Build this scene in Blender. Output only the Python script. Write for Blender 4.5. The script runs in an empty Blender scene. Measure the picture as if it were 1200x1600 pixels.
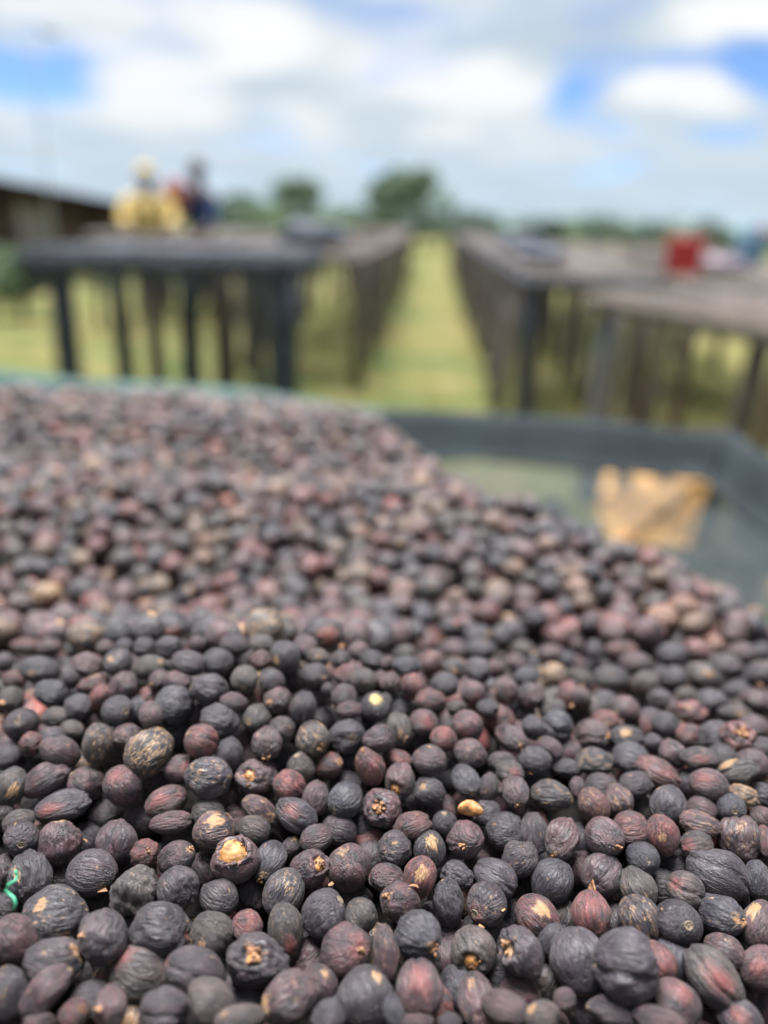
import bpy, bmesh, math, random
import numpy as np
from mathutils import Vector, Matrix, Quaternion, noise as mnoise
from mathutils.kdtree import KDTree

random.seed(11)
rng = np.random.default_rng(11)
S = bpy.context.scene
COL = S.collection
R = math.radians

# ------------------------------------------------------------------ camera
CZ = 1.07                                   # camera height above the ground
FPX = 1164.0                                # focal length in pixels of the 1200x1600 photograph
PITCH, YAW, ROLL = R(21.4), R(2.55), R(2.4)
cam_d = bpy.data.cameras.new('camera')
cam = bpy.data.objects.new('camera', cam_d)
COL.objects.link(cam)
CAMR = (Matrix.Rotation(YAW, 3, 'Z') @ Matrix.Rotation(math.pi / 2 - PITCH, 3, 'X') @ Matrix.Rotation(ROLL, 3, 'Z'))
cam.matrix_world = Matrix.Translation((0, 0, CZ)) @ CAMR.to_4x4()
cam_d.sensor_fit = 'VERTICAL'
cam_d.sensor_height = 32.0
cam_d.sensor_width = 24.0
cam_d.lens = FPX / 1600 * 32.0
cam_d.clip_start = 0.01
cam_d.clip_end = 3000
cam_d.dof.use_dof = True
cam_d.dof.focus_distance = 0.195
cam_d.dof.aperture_fstop = 3.5
S.camera = cam

def ray(px, py):
    """direction (depth component 1) through a pixel of the photograph"""
    return CAMR @ Vector(((px - 600) / FPX, -(py - 800) / FPX, -1.0))
def at_z(px, py, z):
    r = ray(px, py); t = (z - CZ) / r.z
    return Vector((0, 0, CZ)) + r * t
def at_y(px, py, y):
    r = ray(px, py); return Vector((0, 0, CZ)) + r * (y / r.y)
CAMI = CAMR.transposed()
def proj(p):
    q = CAMI @ (Vector(p) - Vector((0, 0, CZ)))
    if q.z > -1e-4: return (1e6, 1e6, -q.z)
    return (600 + FPX * q.x / -q.z, 800 - FPX * q.y / -q.z, -q.z)

# ------------------------------------------------------------------ sky
SUN_EL, SUN_AZ = R(76), R(-30)              # azimuth from +Y, clockwise
w = bpy.data.worlds.new('World'); S.world = w; w.use_nodes = True
wt = w.node_tree; wt.nodes.clear()
def N(t, kind, **kw):
    n = t.nodes.new(kind)
    for k, v in kw.items(): setattr(n, k, v)
    return n
def L(t, a, b): t.links.new(a, b)
def mth(t, op, a, b=None, c=None, clamp=False):
    n = N(t, 'ShaderNodeMath', operation=op, use_clamp=clamp)
    for i, v in enumerate((a, b, c)):
        if v is None: continue
        if isinstance(v, (int, float)): n.inputs[i].default_value = v
        else: L(t, v, n.inputs[i])
    return n.outputs[0]
def mixc(t, f, a, b, blend='MIX'):
    n = N(t, 'ShaderNodeMix', data_type='RGBA', blend_type=blend)
    for i, v in ((0, f), (6, a), (7, b)):
        if isinstance(v, (int, float)): n.inputs[i].default_value = v
        elif isinstance(v, tuple): n.inputs[i].default_value = v if len(v) == 4 else (*v, 1)
        else: L(t, v, n.inputs[i])
    return n.outputs[2]
def ramp(t, f, stops):
    n = N(t, 'ShaderNodeValToRGB'); e = n.color_ramp.elements
    while len(e) < len(stops): e.new(0.5)
    for el, (p, c) in zip(e, stops):
        el.position = p; el.color = c if len(c) == 4 else (*c, 1)
    L(t, f, n.inputs[0]); return n.outputs[0]

sky = N(wt, 'ShaderNodeTexSky', sky_type='NISHITA', sun_disc=False)
sky.sun_elevation = SUN_EL; sky.sun_rotation = SUN_AZ
sky.air_density = 1.0; sky.dust_density = 0.0; sky.ozone_density = 6.0; sky.altitude = 4500
tc = N(wt, 'ShaderNodeTexCoord')
sx = N(wt, 'ShaderNodeSeparateXYZ'); L(wt, tc.outputs['Generated'], sx.inputs[0])
az = mth(wt, 'ARCTAN2', sx.outputs[0], sx.outputs[1])
el = mth(wt, 'ARCSINE', sx.outputs[2])
# cloud layer seen in perspective
den = mth(wt, 'ADD', mth(wt, 'MAXIMUM', sx.outputs[2], 0.0), 0.22)
cv = N(wt, 'ShaderNodeCombineXYZ')
L(wt, mth(wt, 'DIVIDE', sx.outputs[0], den), cv.inputs[0]); L(wt, mth(wt, 'DIVIDE', sx.outputs[1], den), cv.inputs[1])
nz = N(wt, 'ShaderNodeTexNoise'); nz.inputs['Scale'].default_value = 2.2; nz.inputs['Detail'].default_value = 5; nz.inputs['Roughness'].default_value = 0.5
L(wt, cv.outputs[0], nz.inputs['Vector'])
nz2 = N(wt, 'ShaderNodeTexNoise'); nz2.inputs['Scale'].default_value = 9; nz2.inputs['Detail'].default_value = 4
L(wt, tc.outputs['Generated'], nz2.inputs['Vector'])
azw = mth(wt, 'ADD', az, mth(wt, 'MULTIPLY', mth(wt, 'SUBTRACT', nz2.outputs[0], 0.5), 0.07))
elw = mth(wt, 'ADD', el, mth(wt, 'MULTIPLY', mth(wt, 'SUBTRACT', nz.outputs[0], 0.5), 0.05))
def patch(px, py, rx, ry, amp):
    """a cloud or a clear gap that stands in one direction of the sky"""
    d = ray(px, py).normalized()
    a0, e0 = math.atan2(d.x, d.y), math.asin(d.z)
    dx = mth(wt, 'DIVIDE', mth(wt, 'SUBTRACT', azw, a0), rx / 1200)
    dy = mth(wt, 'DIVIDE', mth(wt, 'SUBTRACT', elw, e0), ry / 1200)
    q = mth(wt, 'ADD', mth(wt, 'MULTIPLY', dx, dx), mth(wt, 'MULTIPLY', dy, dy))
    return mth(wt, 'MULTIPLY', mth(wt, 'EXPONENT', mth(wt, 'MULTIPLY', q, -1.0)), amp)
def total(lst):
    s = lst[0]
    for x in lst[1:]: s = mth(wt, 'ADD', s, x)
    return s
GAPS = [(25, 112, 75, 36, -1.6), (105, 130, 50, 26, -0.5), (1180, 115, 120, 34, -2.0), (1010, 100, 75, 24, -0.9), (905, 125, 45, 38, -1.0), (1130, 205, 80, 18, -1.0),
        (560, 8, 110, 30, -0.5), (700, 20, 150, 26, -0.35), (1000, 10, 90, 30, -0.3), (890, 160, 40, 30, -0.6),
        (1085, 145, 72, 34, 2.4), (1000, 140, 34, 28, 1.0), (800, 135, 60, 30, 0.8), (1150, 28, 80, 24, 1.6)]
cover = mth(wt, 'ADD', mth(wt, 'MULTIPLY', nz.outputs[0], 2.8), -0.30)
cover = mth(wt, 'ADD', cover, total([patch(*g) for g in GAPS]), clamp=True)
WHITES = [(240, 150, 85, 34, 1.0), (175, 95, 70, 24, 0.55), (395, 70, 90, 52, 1.0), (640, 60, 80, 40, 0.5), (620, 115, 60, 22, 0.6), (700, 130, 60, 26, 0.55),
          (800, 135, 62, 30, 1.0), (1090, 143, 62, 28, 1.1), (1000, 140, 34, 24, 0.8), (1155, 28, 90, 26, 1.0), (60, 165, 90, 22, 0.35), (480, 210, 50, 30, 0.4),
          (250, 15, 120, 26, 0.4), (700, 205, 70, 20, 0.4), (870, 225, 100, 22, 0.3), (30, 20, 60, 20, 0.4),
          (400, 135, 80, 18, -0.55), (420, 110, 60, 16, -0.4), (760, 70, 130, 26, -0.35), (900, 60, 100, 20, -0.3), (330, 40, 40, 24, -0.3), (1090, 195, 80, 14, -0.25)]
nz3 = N(wt, 'ShaderNodeTexNoise'); nz3.inputs['Scale'].default_value = 3.4; nz3.inputs['Detail'].default_value = 4
L(wt, cv.outputs[0], nz3.inputs['Vector'])
bright = mth(wt, 'ADD', mth(wt, 'MULTIPLY', nz3.outputs[0], 1.1), -0.20)
bright = mth(wt, 'ADD', bright, total([patch(*g) for g in WHITES]), clamp=True)
ccol = ramp(wt, bright, [(0.0, (0.58, 0.675, 0.765)), (0.4, (0.69, 0.78, 0.85)), (0.7, (0.90, 0.93, 0.96)), (1.0, (1.03, 1.03, 1.03))])
# clouds low over the horizon pale into bluish air
low = mth(wt, 'MULTIPLY', mth(wt, 'EXPONENT', mth(wt, 'MULTIPLY', mth(wt, 'MAXIMUM', el, 0.0), -14.0)), 0.85, clamp=True)
ccol = mixc(wt, low, ccol, (0.53, 0.68, 0.81))
bg1 = N(wt, 'ShaderNodeBackground'); L(wt, sky.outputs[0], bg1.inputs[0]); bg1.inputs[1].default_value = 0.05
bg2 = N(wt, 'ShaderNodeBackground'); L(wt, ccol, bg2.inputs[0]); bg2.inputs[1].default_value = 0.268
below = mth(wt, 'GREATER_THAN', el, -0.02)
ms = N(wt, 'ShaderNodeMixShader'); L(wt, mth(wt, 'MULTIPLY', cover, below), ms.inputs[0]); L(wt, bg1.outputs[0], ms.inputs[1]); L(wt, bg2.outputs[0], ms.inputs[2])
wo = N(wt, 'ShaderNodeOutputWorld'); L(wt, ms.outputs[0], wo.inputs[0])

# ------------------------------------------------------------------ sun, exposure
sd = bpy.data.lights.new('sun', 'SUN'); sun = bpy.data.objects.new('sun', sd); COL.objects.link(sun)
sd.energy = 5.0; sd.angle = R(32); sd.color = (1.0, 0.98, 0.965)
sdir = Vector((math.sin(SUN_AZ) * math.cos(SUN_EL), math.cos(SUN_AZ) * math.cos(SUN_EL), math.sin(SUN_EL)))
sun.rotation_euler = sdir.to_track_quat('Z', 'Y').to_euler()
sun.location = (0, 0, 30)
S.view_settings.view_transform = 'Standard'; S.view_settings.look = 'None'
S.view_settings.exposure = 1.90; S.view_settings.gamma = 1.0
S.view_settings.use_curve_mapping = False
S.cycles.use_denoising = True
S.cycles.max_bounces = 8; S.cycles.transparent_max_bounces = 24

# ------------------------------------------------------------------ helpers
def mat(name, col=(0.5, 0.5, 0.5), rough=0.8, var=0.25, scale=8.0, bump=0.2, spec=0.3, col2=None, stretch=(1, 1, 1), detail=5):
    m = bpy.data.materials.new(name); m.use_nodes = True
    t = m.node_tree; b = t.nodes['Principled BSDF']
    tcn = N(t, 'ShaderNodeTexCoord'); mp = N(t, 'ShaderNodeMapping'); mp.inputs['Scale'].default_value = stretch
    L(t, tcn.outputs['Object'], mp.inputs[0])
    n = N(t, 'ShaderNodeTexNoise'); n.inputs['Scale'].default_value = scale; n.inputs['Detail'].default_value = detail
    L(t, mp.outputs[0], n.inputs['Vector'])
    c2 = col2 or tuple(c * (1 - var * 1.6) for c in col)
    c = ramp(t, n.outputs[0], [(0.3, c2), (0.7, tuple(x * (1 + var * 0.5) for x in col))])
    L(t, c, b.inputs['Base Color'])
    b.inputs['Roughness'].default_value = rough; b.inputs['Specular IOR Level'].default_value = spec
    if bump:
        bp = N(t, 'ShaderNodeBump'); bp.inputs['Strength'].default_value = bump; bp.inputs['Distance'].default_value = 0.01
        L(t, n.outputs[0], bp.inputs['Height']); L(t, bp.outputs[0], b.inputs['Normal'])
    return m
def tag(o, label=None, cat=None, group=None, kind=None):
    if label: o['label'] = label
    if cat: o['category'] = cat
    if group: o['group'] = group
    if kind: o['kind'] = kind
    return o
def link(name, me, m=None, parent=None, smooth=False):
    o = bpy.data.objects.new(name, me); COL.objects.link(o)
    if m and not me.materials: me.materials.append(m)
    if parent: o.parent = parent
    if smooth: me.polygons.foreach_set('use_smooth', [True] * len(me.polygons))
    return o
def empty(name, loc=(0, 0, 0), rz=0):
    o = bpy.data.objects.new(name, None); COL.objects.link(o)
    o.location = loc; o.rotation_euler.z = rz; o.empty_display_size = 0.1
    return o
class MB:
    def __init__(s): s.v = []; s.f = []
    def add(s, v, f):
        k = len(s.v); s.v += [tuple(p) for p in v]; s.f += [tuple(i + k for i in q) for q in f]; return s
    def box(s, c, d, rot=None):
        vs = [Vector(((i & 1) - .5, (i >> 1 & 1) - .5, (i >> 2 & 1) - .5)) * 1 for i in range(8)]
        vs = [Vector((p.x * d[0], p.y * d[1], p.z * d[2])) for p in vs]
        if rot is not None: vs = [rot @ p for p in vs]
        return s.add([p + Vector(c) for p in vs], [(0, 2, 3, 1), (4, 5, 7, 6), (0, 1, 5, 4), (2, 6, 7, 3), (0, 4, 6, 2), (1, 3, 7, 5)])
    def tube(s, pts, rad, n=10, wob=0.0, seed=0):
        pts = [Vector(p) for p in pts]; rr = rad if isinstance(rad, (list, tuple)) else [rad] * len(pts)
        rnd = random.Random(seed); v = []; f = []
        for i, p in enumerate(pts):
            d = (pts[min(i + 1, len(pts) - 1)] - pts[max(i - 1, 0)]).normalized()
            a = d.orthogonal().normalized() if abs(d.z) < .9 else Vector((1, 0, 0)).cross(d).normalized()
            if abs(d.z) < .9: a = Vector((0, 0, 1)).cross(d).normalized()
            b = d.cross(a)
            for k in range(n):
                q = 2 * math.pi * k / n; r = rr[i] * (1 + rnd.uniform(-wob, wob))
                v.append(p + a * math.cos(q) * r + b * math.sin(q) * r)
        for i in range(len(pts) - 1):
            for k in range(n):
                f.append((i * n + k, i * n + (k + 1) % n, (i + 1) * n + (k + 1) % n, (i + 1) * n + k))
        f.append(tuple(range(n))[::-1]); f.append(tuple((len(pts) - 1) * n + k for k in range(n)))
        return s.add(v, f)
    def build(s, name, m=None, parent=None, smooth=False):
        me = bpy.data.meshes.new(name); me.from_pydata(s.v, [], s.f); me.update()
        return link(name, me, m, parent, smooth)

def hash3(ix, iy, iz, seed):
    n = (ix * 374761393 + iy * 668265263 + iz * 2147483647 + seed * 1274126177) & 0xffffffff
    n = ((n ^ (n >> 13)) * 1274126177) & 0xffffffff
    return ((n ^ (n >> 16)) & 0xffff) / 65535.0
def vnoise(x, y, z, seed=0):
    x = np.asarray(x, float); y = np.asarray(y, float); z = np.asarray(z, float)
    ix, iy, iz = [np.floor(a).astype(np.int64) for a in (x, y, z)]
    fx, fy, fz = x - ix, y - iy, z - iz
    fx, fy, fz = [a * a * (3 - 2 * a) for a in (fx, fy, fz)]
    o = 0
    for a in (0, 1):
        for b in (0, 1):
            for c in (0, 1):
                o = o + hash3(ix + a, iy + b, iz + c, seed) * (fx if a else 1 - fx) * (fy if b else 1 - fy) * (fz if c else 1 - fz)
    return o * 2 - 1

FLOOR_Z = CZ - 0.292
# ------------------------------------------------------------------ the heap's shape
crest = [(-260, 590), (0, 603), (250, 600), (470, 613), (600, 664), (750, 742), (900, 808), (1030, 854), (1130, 906), (1200, 978), (1330, 1090), (1500, 1150)]
CREST = [at_z(x, y, CZ - 0.167) for x, y in crest]
CX = np.array([p.x for p in CREST]); CY = np.array([p.y for p in CREST])
def beyond(X, Y):
    """metres past the crest line (negative on the near side)"""
    X = np.asarray(X, float); Y = np.asarray(Y, float)
    best = np.full(X.shape, 9.0); sg = np.ones(X.shape)
    for i in range(len(CX) - 1):
        ax, ay, bx, by = CX[i], CY[i], CX[i + 1], CY[i + 1]
        dx, dy = bx - ax, by - ay; l2 = dx * dx + dy * dy
        t = np.clip(((X - ax) * dx + (Y - ay) * dy) / l2, 0, 1)
        d = np.hypot(X - ax - t * dx, Y - ay - t * dy)
        c = dx * (Y - ay) - dy * (X - ax)
        m = d < best; best = np.where(m, d, best); sg = np.where(m, np.sign(c), sg)
    return best * sg
def G(X, Y, x0, y0, sx_, sy_): return np.exp(-((X - x0) / sx_) ** 2 - ((Y - y0) / sy_) ** 2)
def heap(X, Y):
    X = np.asarray(X, float); Y = np.asarray(Y, float)
    h = -0.163 + 0.0 * X
    h += 0.030 * G(X, Y, -0.055, 0.208, 0.095, 0.042) + 0.014 * G(X, Y, 0.13, 0.185, 0.08, 0.032)
    h -= 0.022 * G(X, Y, -0.12, 0.325, 0.15, 0.055) + 0.006 * G(X, Y, 0.06, 0.30, 0.09, 0.04)
    h += 0.016 * G(X, Y, -0.22, 0.63, 0.30, 0.09) + 0.010 * G(X, Y, 0.0, 0.70, 0.09, 0.07) - 0.010 * G(X, Y, -0.2, 0.52, 0.3, 0.05) + 0.007 * G(X, Y, -0.05, 0.44, 0.12, 0.03)
    h -= 0.020 * np.clip((Y - 0.3) / 0.5, 0, 1)
    h += 0.005 * vnoise(X * 14, Y * 14, 0 * X + .5, 3) + 0.004 * vnoise(X * 32, Y * 32, 0 * X + .5, 4)
    d = beyond(X, Y)
    dd = np.clip(d + 0.03, 0, None)
    h -= np.where(dd < 0.04, dd * dd / 0.08, dd - 0.02) * 0.95
    return CZ + h
def hit(px, py, lift=0.0):
    r = ray(px, py); t = 0.10
    while t < 3.0:
        p = Vector((0, 0, CZ)) + r * t
        if p.z < float(heap(p.x, p.y)) + lift: break
        t += 0.002
    return t

# ------------------------------------------------------------------ cherry material
def cherry_material():
    m = bpy.data.materials.new('dried_cherry_skin'); m.use_nodes = True
    t = m.node_tree; b = t.nodes['Principled BSDF']
    def att(nm, typ='INSTANCER'):
        n = N(t, 'ShaderNodeAttribute', attribute_type=typ, attribute_name=nm); return n
    pos = att('unit_position', 'GEOMETRY').outputs['Vector']
    tint = att('tint').outputs['Color']; seed = att('seed').outputs['Fac']; vein = att('vein').outputs['Fac']
    spot = att('spot').outputs['Vector']; spr = att('spot_radius').outputs['Fac']; spc = att('spot_colour').outputs['Color']
    off = N(t, 'ShaderNodeCombineXYZ'); L(t, mth(t, 'MULTIPLY', seed, 37.0), off.inputs[0]); L(t, mth(t, 'MULTIPLY', seed, 71.0), off.inputs[1]); L(t, mth(t, 'MULTIPLY', seed, 13.0), off.inputs[2])
    def nse(scale, stretch, detail=4, rough=0.5, dist=0.0):
        mp = N(t, 'ShaderNodeVectorMath', operation='MULTIPLY_ADD'); L(t, pos, mp.inputs[0]); mp.inputs[1].default_value = stretch; L(t, off.outputs[0], mp.inputs[2])
        n = N(t, 'ShaderNodeTexNoise'); n.inputs['Scale'].default_value = scale; n.inputs['Detail'].default_value = detail; n.inputs['Roughness'].default_value = rough; n.inputs['Distortion'].default_value = dist
        L(t, mp.outputs[0], n.inputs['Vector']); return n.outputs[0]
    big = nse(1.5, (1, 1, 0.8), 3)
    lon = nse(6.0, (1, 1, 0.22), 5, 0.6, 0.6)
    fine = nse(17.0, (1, 1, 0.3), 4, 0.62, 0.9)
    speck = nse(30.0, (1, 1, 1), 3, 0.6)
    blotch = nse(3.2, (1, 1, 0.7), 5, 0.65)
    char = (0.0066, 0.0056, 0.0088)
    f1 = N(t, 'ShaderNodeMapRange'); f1.inputs[1].default_value = 0.36; f1.inputs[2].default_value = 0.62; L(t, mth(t, 'ADD', mth(t, 'MULTIPLY', big, .6), mth(t, 'MULTIPLY', blotch, .4)), f1.inputs[0])
    c = mixc(t, f1.outputs[0], char, tint)
    # dusty bloom on the raised wrinkles, tinted mauve to paint in sky highlights
    f2 = N(t, 'ShaderNodeMapRange'); f2.inputs[1].default_value = 0.50; f2.inputs[2].default_value = 0.68; f2.inputs[4].default_value = 0.30; L(t, fine, f2.inputs[0])
    c = mixc(t, f2.outputs[0], c, mixc(t, 0.75, c, (0.125, 0.100, 0.122)))
    f3 = N(t, 'ShaderNodeMapRange'); f3.inputs[1].default_value = 0.50; f3.inputs[2].default_value = 0.40; f3.inputs[4].default_value = 0.85; L(t, lon, f3.inputs[0])
    c = mixc(t, f3.outputs[0], c, mixc(t, 0.6, c, (0.008, 0.007, 0.008)))
    # tan peel veins along thin contour lines of the long noise
    vl = mth(t, 'ABSOLUTE', mth(t, 'SUBTRACT', lon, 0.5))
    v1 = N(t, 'ShaderNodeMapRange'); v1.inputs[1].default_value = 0.035; v1.inputs[2].default_value = 0.012; L(t, vl, v1.inputs[0])
    v2 = N(t, 'ShaderNodeMapRange'); L(t, blotch, v2.inputs[0]); v2.inputs[2].default_value = 0.75
    L(t, mth(t, 'SUBTRACT', 0.64, mth(t, 'MULTIPLY', vein, 0.22)), v2.inputs[1]); L(t, mth(t, 'SUBTRACT', 0.70, mth(t, 'MULTIPLY', vein, 0.18)), v2.inputs[2])
    c = mixc(t, mth(t, 'MULTIPLY', v1.outputs[0], v2.outputs[0], clamp=True), c, (0.30, 0.18, 0.09))
    s1 = N(t, 'ShaderNodeMapRange'); s1.inputs[1].default_value = 0.715; s1.inputs[2].default_value = 0.76; L(t, speck, s1.inputs[0])
    c = mixc(t, mth(t, 'MULTIPLY', s1.outputs[0], 0.7), c, (0.26, 0.19, 0.13))
    # one patch of other colour where the skin is peeled or blushed
    vd = N(t, 'ShaderNodeVectorMath', operation='DISTANCE'); L(t, pos, vd.inputs[0]); L(t, spot, vd.inputs[1])
    dd = mth(t, 'SUBTRACT', vd.outputs['Value'], mth(t, 'MULTIPLY', mth(t, 'SUBTRACT', blotch, 0.5), 0.8))
    dd = mth(t, 'SUBTRACT', dd, mth(t, 'MULTIPLY', mth(t, 'SUBTRACT', lon, 0.5), 0.9))
    e1 = N(t, 'ShaderNodeMapRange'); L(t, dd, e1.inputs[0]); L(t, spr, e1.inputs[1]); L(t, mth(t, 'MULTIPLY', spr, att('spot_hard').outputs['Fac']), e1.inputs[2])
    c = mixc(t, mth(t, 'MULTIPLY', e1.outputs[0], mth(t, 'GREATER_THAN', spr, 0.01)), c, spc)
    L(t, c, b.inputs['Base Color'])
    rg = N(t, 'ShaderNodeMapRange'); rg.inputs[3].default_value = 0.30; rg.inputs[4].default_value = 0.46; L(t, big, rg.inputs[0])
    L(t, rg.outputs[0], b.inputs['Roughness']); b.inputs['Specular IOR Level'].default_value = 0.55
    b.inputs['Sheen Weight'].default_value = 0.05; b.inputs['Sheen Roughness'].default_value = 0.5
    b1 = N(t, 'ShaderNodeBump'); b1.inputs['Strength'].default_value = 1.0; b1.inputs['Distance'].default_value = 0.0011; L(t, lon, b1.inputs['Height'])
    b2 = N(t, 'ShaderNodeBump'); b2.inputs['Strength'].default_value = 0.6; b2.inputs['Distance'].default_value = 0.0004; L(t, fine, b2.inputs['Height']); L(t, b1.outputs[0], b2.inputs['Normal'])
    L(t, b2.outputs[0], b.inputs['Normal'])
    return m
M_CH = cherry_material()
M_TAN = mat('peeled_tan_skin', (0.25, 0.13, 0.065), 0.6, 0.35, 900, 0.4, 0.4)
M_BEAN = mat('parchment_bean', (0.34, 0.155, 0.045), 0.55, 0.5, 500, 0.2, 0.5)
M_SCAR = mat('stem_scar_cork', (0.16, 0.125, 0.09), 0.8, 0.4, 1200, 0.4, 0.3)
M_HUSK = mat('dry_husk', (0.075, 0.04, 0.028), 0.55, 0.5, 500, 0.5, 0.4)

def cherry_arrays(nu, nv, seed, style, groove=None, dents=(), squash=1.0):
    """unit cherry, long axis z.  style: s smooth, r ribbed, w wrinkled, c crumpled"""
    u = np.arange(nu) / nu * 2 * np.pi
    v = (np.arange(nv + 1) / nv) * np.pi
    U, V = np.meshgrid(u, v)
    x, y, z = np.sin(V) * np.cos(U), np.sin(V) * np.sin(U), np.cos(V)
    rs = np.random.default_rng(seed)
    o = rs.uniform(0, 50, 3)
    lump = vnoise(x * 1.3 + o[0], y * 1.3 + o[1], z * 1.3 + o[2], seed)
    lump2 = vnoise(x * 2.6 + o[1], y * 2.6 + o[2], z * 2.2 + o[0], seed + 1)
    fade = np.sin(V) ** 0.6
    rib = vnoise(x * 5.5 + o[0] + lump2 * .4, y * 5.5 + o[1], z * 1.1 + o[2], seed + 2)
    rib2 = vnoise(x * 11 + o[2] + lump2 * .6, y * 11 + o[0], z * 2.4 + o[1], seed + 3)
    ridge = 1 - np.abs(rib) * 2
    wr = 1 - np.abs(vnoise(x * 4.2 + o[2] + rib * .4, y * 4.2 + o[1], z * 3.0 + o[0] + lump, seed + 5)) * 2
    A = {'s': (.055, .02, .008, .003, .0), 'r': (.06, .03, .014, .007, .003), 'w': (.09, .06, .026, .014, .032), 'c': (.15, .12, .03, .02, .07)}[style]
    r = 1 + A[0] * lump + A[1] * lump2 + A[2] * ridge * fade + A[3] * rib2 * fade + A[4] * wr * (.4 + .6 * fade)
    msk = np.clip(.55 + .9 * vnoise(x * 1.7 + o[1], y * 1.7 + o[2], z * 1.7 + o[0], seed + 6), .1, 1)
    cr = {'s': .005, 'r': .016, 'w': .034, 'c': .065}[style]
    r -= cr * msk * np.exp(-(rib / .16) ** 2) * fade
    r -= cr * .55 * (1.1 - msk) * np.exp(-(rib2 / .2) ** 2) * fade
    # fuller shoulders, small dimples at both ends
    r *= 1 + 0.05 * np.sin(V) ** 2 * np.cos(2 * V) * -1
    r -= 0.10 * np.exp(-(V / 0.20) ** 2) + 0.05 * np.exp(-((np.pi - V) / 0.18) ** 2)
    if groove is not None:
        for g0, amp, wd in groove:
            du = (U - g0 + np.pi) % (2 * np.pi) - np.pi + 0.12 * np.sin(z * 3 + seed)
            r -= amp * np.exp(-(du * np.sin(V) / wd) ** 2) * (np.sin(V) ** 0.5)
    for (dx, dy, dz), amp, wd in dents:
        dn = Vector((dx, dy, dz)).normalized()
        ds = np.sqrt((x - dn.x) ** 2 + (y - dn.y) ** 2 + (z - dn.z) ** 2) * (1 + .35 * vnoise(x * 5, y * 5, z * 5, seed + 9))
        r -= amp * np.clip((wd * 1.25 - ds) / (wd * .5), 0, 1)
        r += amp * .22 * np.exp(-((ds - wd * 1.3) / (wd * .22)) ** 2)
    P = np.stack([x * r, y * r, z * r], -1)
    unit = np.stack([x, y, z], -1)
    P = np.concatenate([P[0:1, 0], P[1:-1].reshape(-1, 3), P[-1:, 0]])
    unit = np.concatenate([unit[0:1, 0], unit[1:-1].reshape(-1, 3), unit[-1:, 0]])
    return P, unit
_topo = {}
def topo(nu, nv):
    if (nu, nv) in _topo: return _topo[nu, nv]
    f = []
    idx = lambda i, k: 1 + (i - 1) * nu + k % nu
    for k in range(nu): f.append((0, idx(1, k), idx(1, k + 1)))
    for i in range(1, nv - 1):
        for k in range(nu): f.append((idx(i, k), idx(i + 1, k), idx(i + 1, k + 1), idx(i, k + 1)))
    last = 1 + (nv - 1) * nu
    for k in range(nu): f.append((idx(nv - 1, k), last, idx(nv - 1, k + 1)))
    _topo[nu, nv] = f; return f
def cherry_mesh(nu, nv, P, unit):
    me = bpy.data.meshes.new('coffee_cherry'); me.from_pydata(P.tolist(), [], topo(nu, nv))
    a = me.attributes.new('unit_position', 'FLOAT_VECTOR', 'POINT'); a.data.foreach_set('vector', unit.astype(np.float32).ravel())
    me.polygons.foreach_set('use_smooth', np.ones(len(me.polygons), bool)); me.materials.append(M_CH); me.update()
    return me


# ------------------------------------------------------------------ ground
def ground_material():
    m = bpy.data.materials.new('dry_grass_ground'); m.use_nodes = True
    t = m.node_tree; b = t.nodes['Principled BSDF']
    g = N(t, 'ShaderNodeNewGeometry'); pos = g.outputs['Position']
    def nse(s, d=5, r=.6):
        n = N(t, 'ShaderNodeTexNoise'); n.inputs['Scale'].default_value = s; n.inputs['Detail'].default_value = d; n.inputs['Roughness'].default_value = r
        L(t, pos, n.inputs['Vector']); return n.outputs[0]
    a = nse(0.9); f = nse(14, 6); g2 = nse(2.6)
    c = ramp(t, a, [(0.38, (0.038, 0.064, 0.018)), (0.50, (0.088, 0.088, 0.026)), (0.66, (0.135, 0.108, 0.047))])
    c = mixc(t, mth(t, 'MULTIPLY', ramp(t, g2, [(0.5, (0, 0, 0)), (0.7, (1, 1, 1))]), 0.5), c, (0.19, 0.14, 0.088))
    c = mixc(t, mth(t, 'MULTIPLY', f, 0.4), c, (0.060, 0.068, 0.022))
    L(t, c, b.inputs['Base Color']); b.inputs['Roughness'].default_value = 0.9; b.inputs['Specular IOR Level'].default_value = 0.1
    bp = N(t, 'ShaderNodeBump'); bp.inputs['Strength'].default_value = 0.6; bp.inputs['Distance'].default_value = 0.03; L(t, f, bp.inputs['Height']); L(t, bp.outputs[0], b.inputs['Normal'])
    return m
M_GROUND = ground_material()
mb = MB(); gs = [-900, -200, -60, -25, -10, -5, -2, 0, 2, 5, 10, 25, 60, 200, 900]
gv = [(x, y, 0.0) for y in gs for x in gs]; k = len(gs)
mb.add(gv, [(j * k + i, j * k + i + 1, (j + 1) * k + i + 1, (j + 1) * k + i) for j in range(k - 1) for i in range(k - 1)])
tag(mb.build('ground', M_GROUND), kind='structure')
# low far ridge along the horizon
mb = MB(); vv = []; nn = 90
for i in range(nn):
    a = -1.2 + 2.4 * i / (nn - 1); d0 = 620
    hgt = 3 + 5 * (0.5 + 0.5 * float(vnoise(a * 4, 0.3, 0.1, 8))) + 4 * (0.5 + .5 * float(vnoise(a * 13, 0.3, 0.1, 9)))
    for q, (dd, zz) in enumerate(((0, -1), (60, hgt * .75), (140, hgt), (260, -1))): vv.append(((d0 + dd) * math.sin(a), (d0 + dd) * math.cos(a), zz))
mb.add(vv, [(i * 4 + q, i * 4 + q + 1, (i + 1) * 4 + q + 1, (i + 1) * 4 + q)[::-1] for i in range(nn - 1) for q in range(3)])
M_HILL = mat('hazed_wooded_ridge', (0.12, 0.17, 0.17), 0.95, 0.3, 0.03, 0, 0.05)  # blue-green because the haze of distance is put into the ridge colour
tag(mb.build('hills', M_HILL, None, True), kind='structure')

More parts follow.
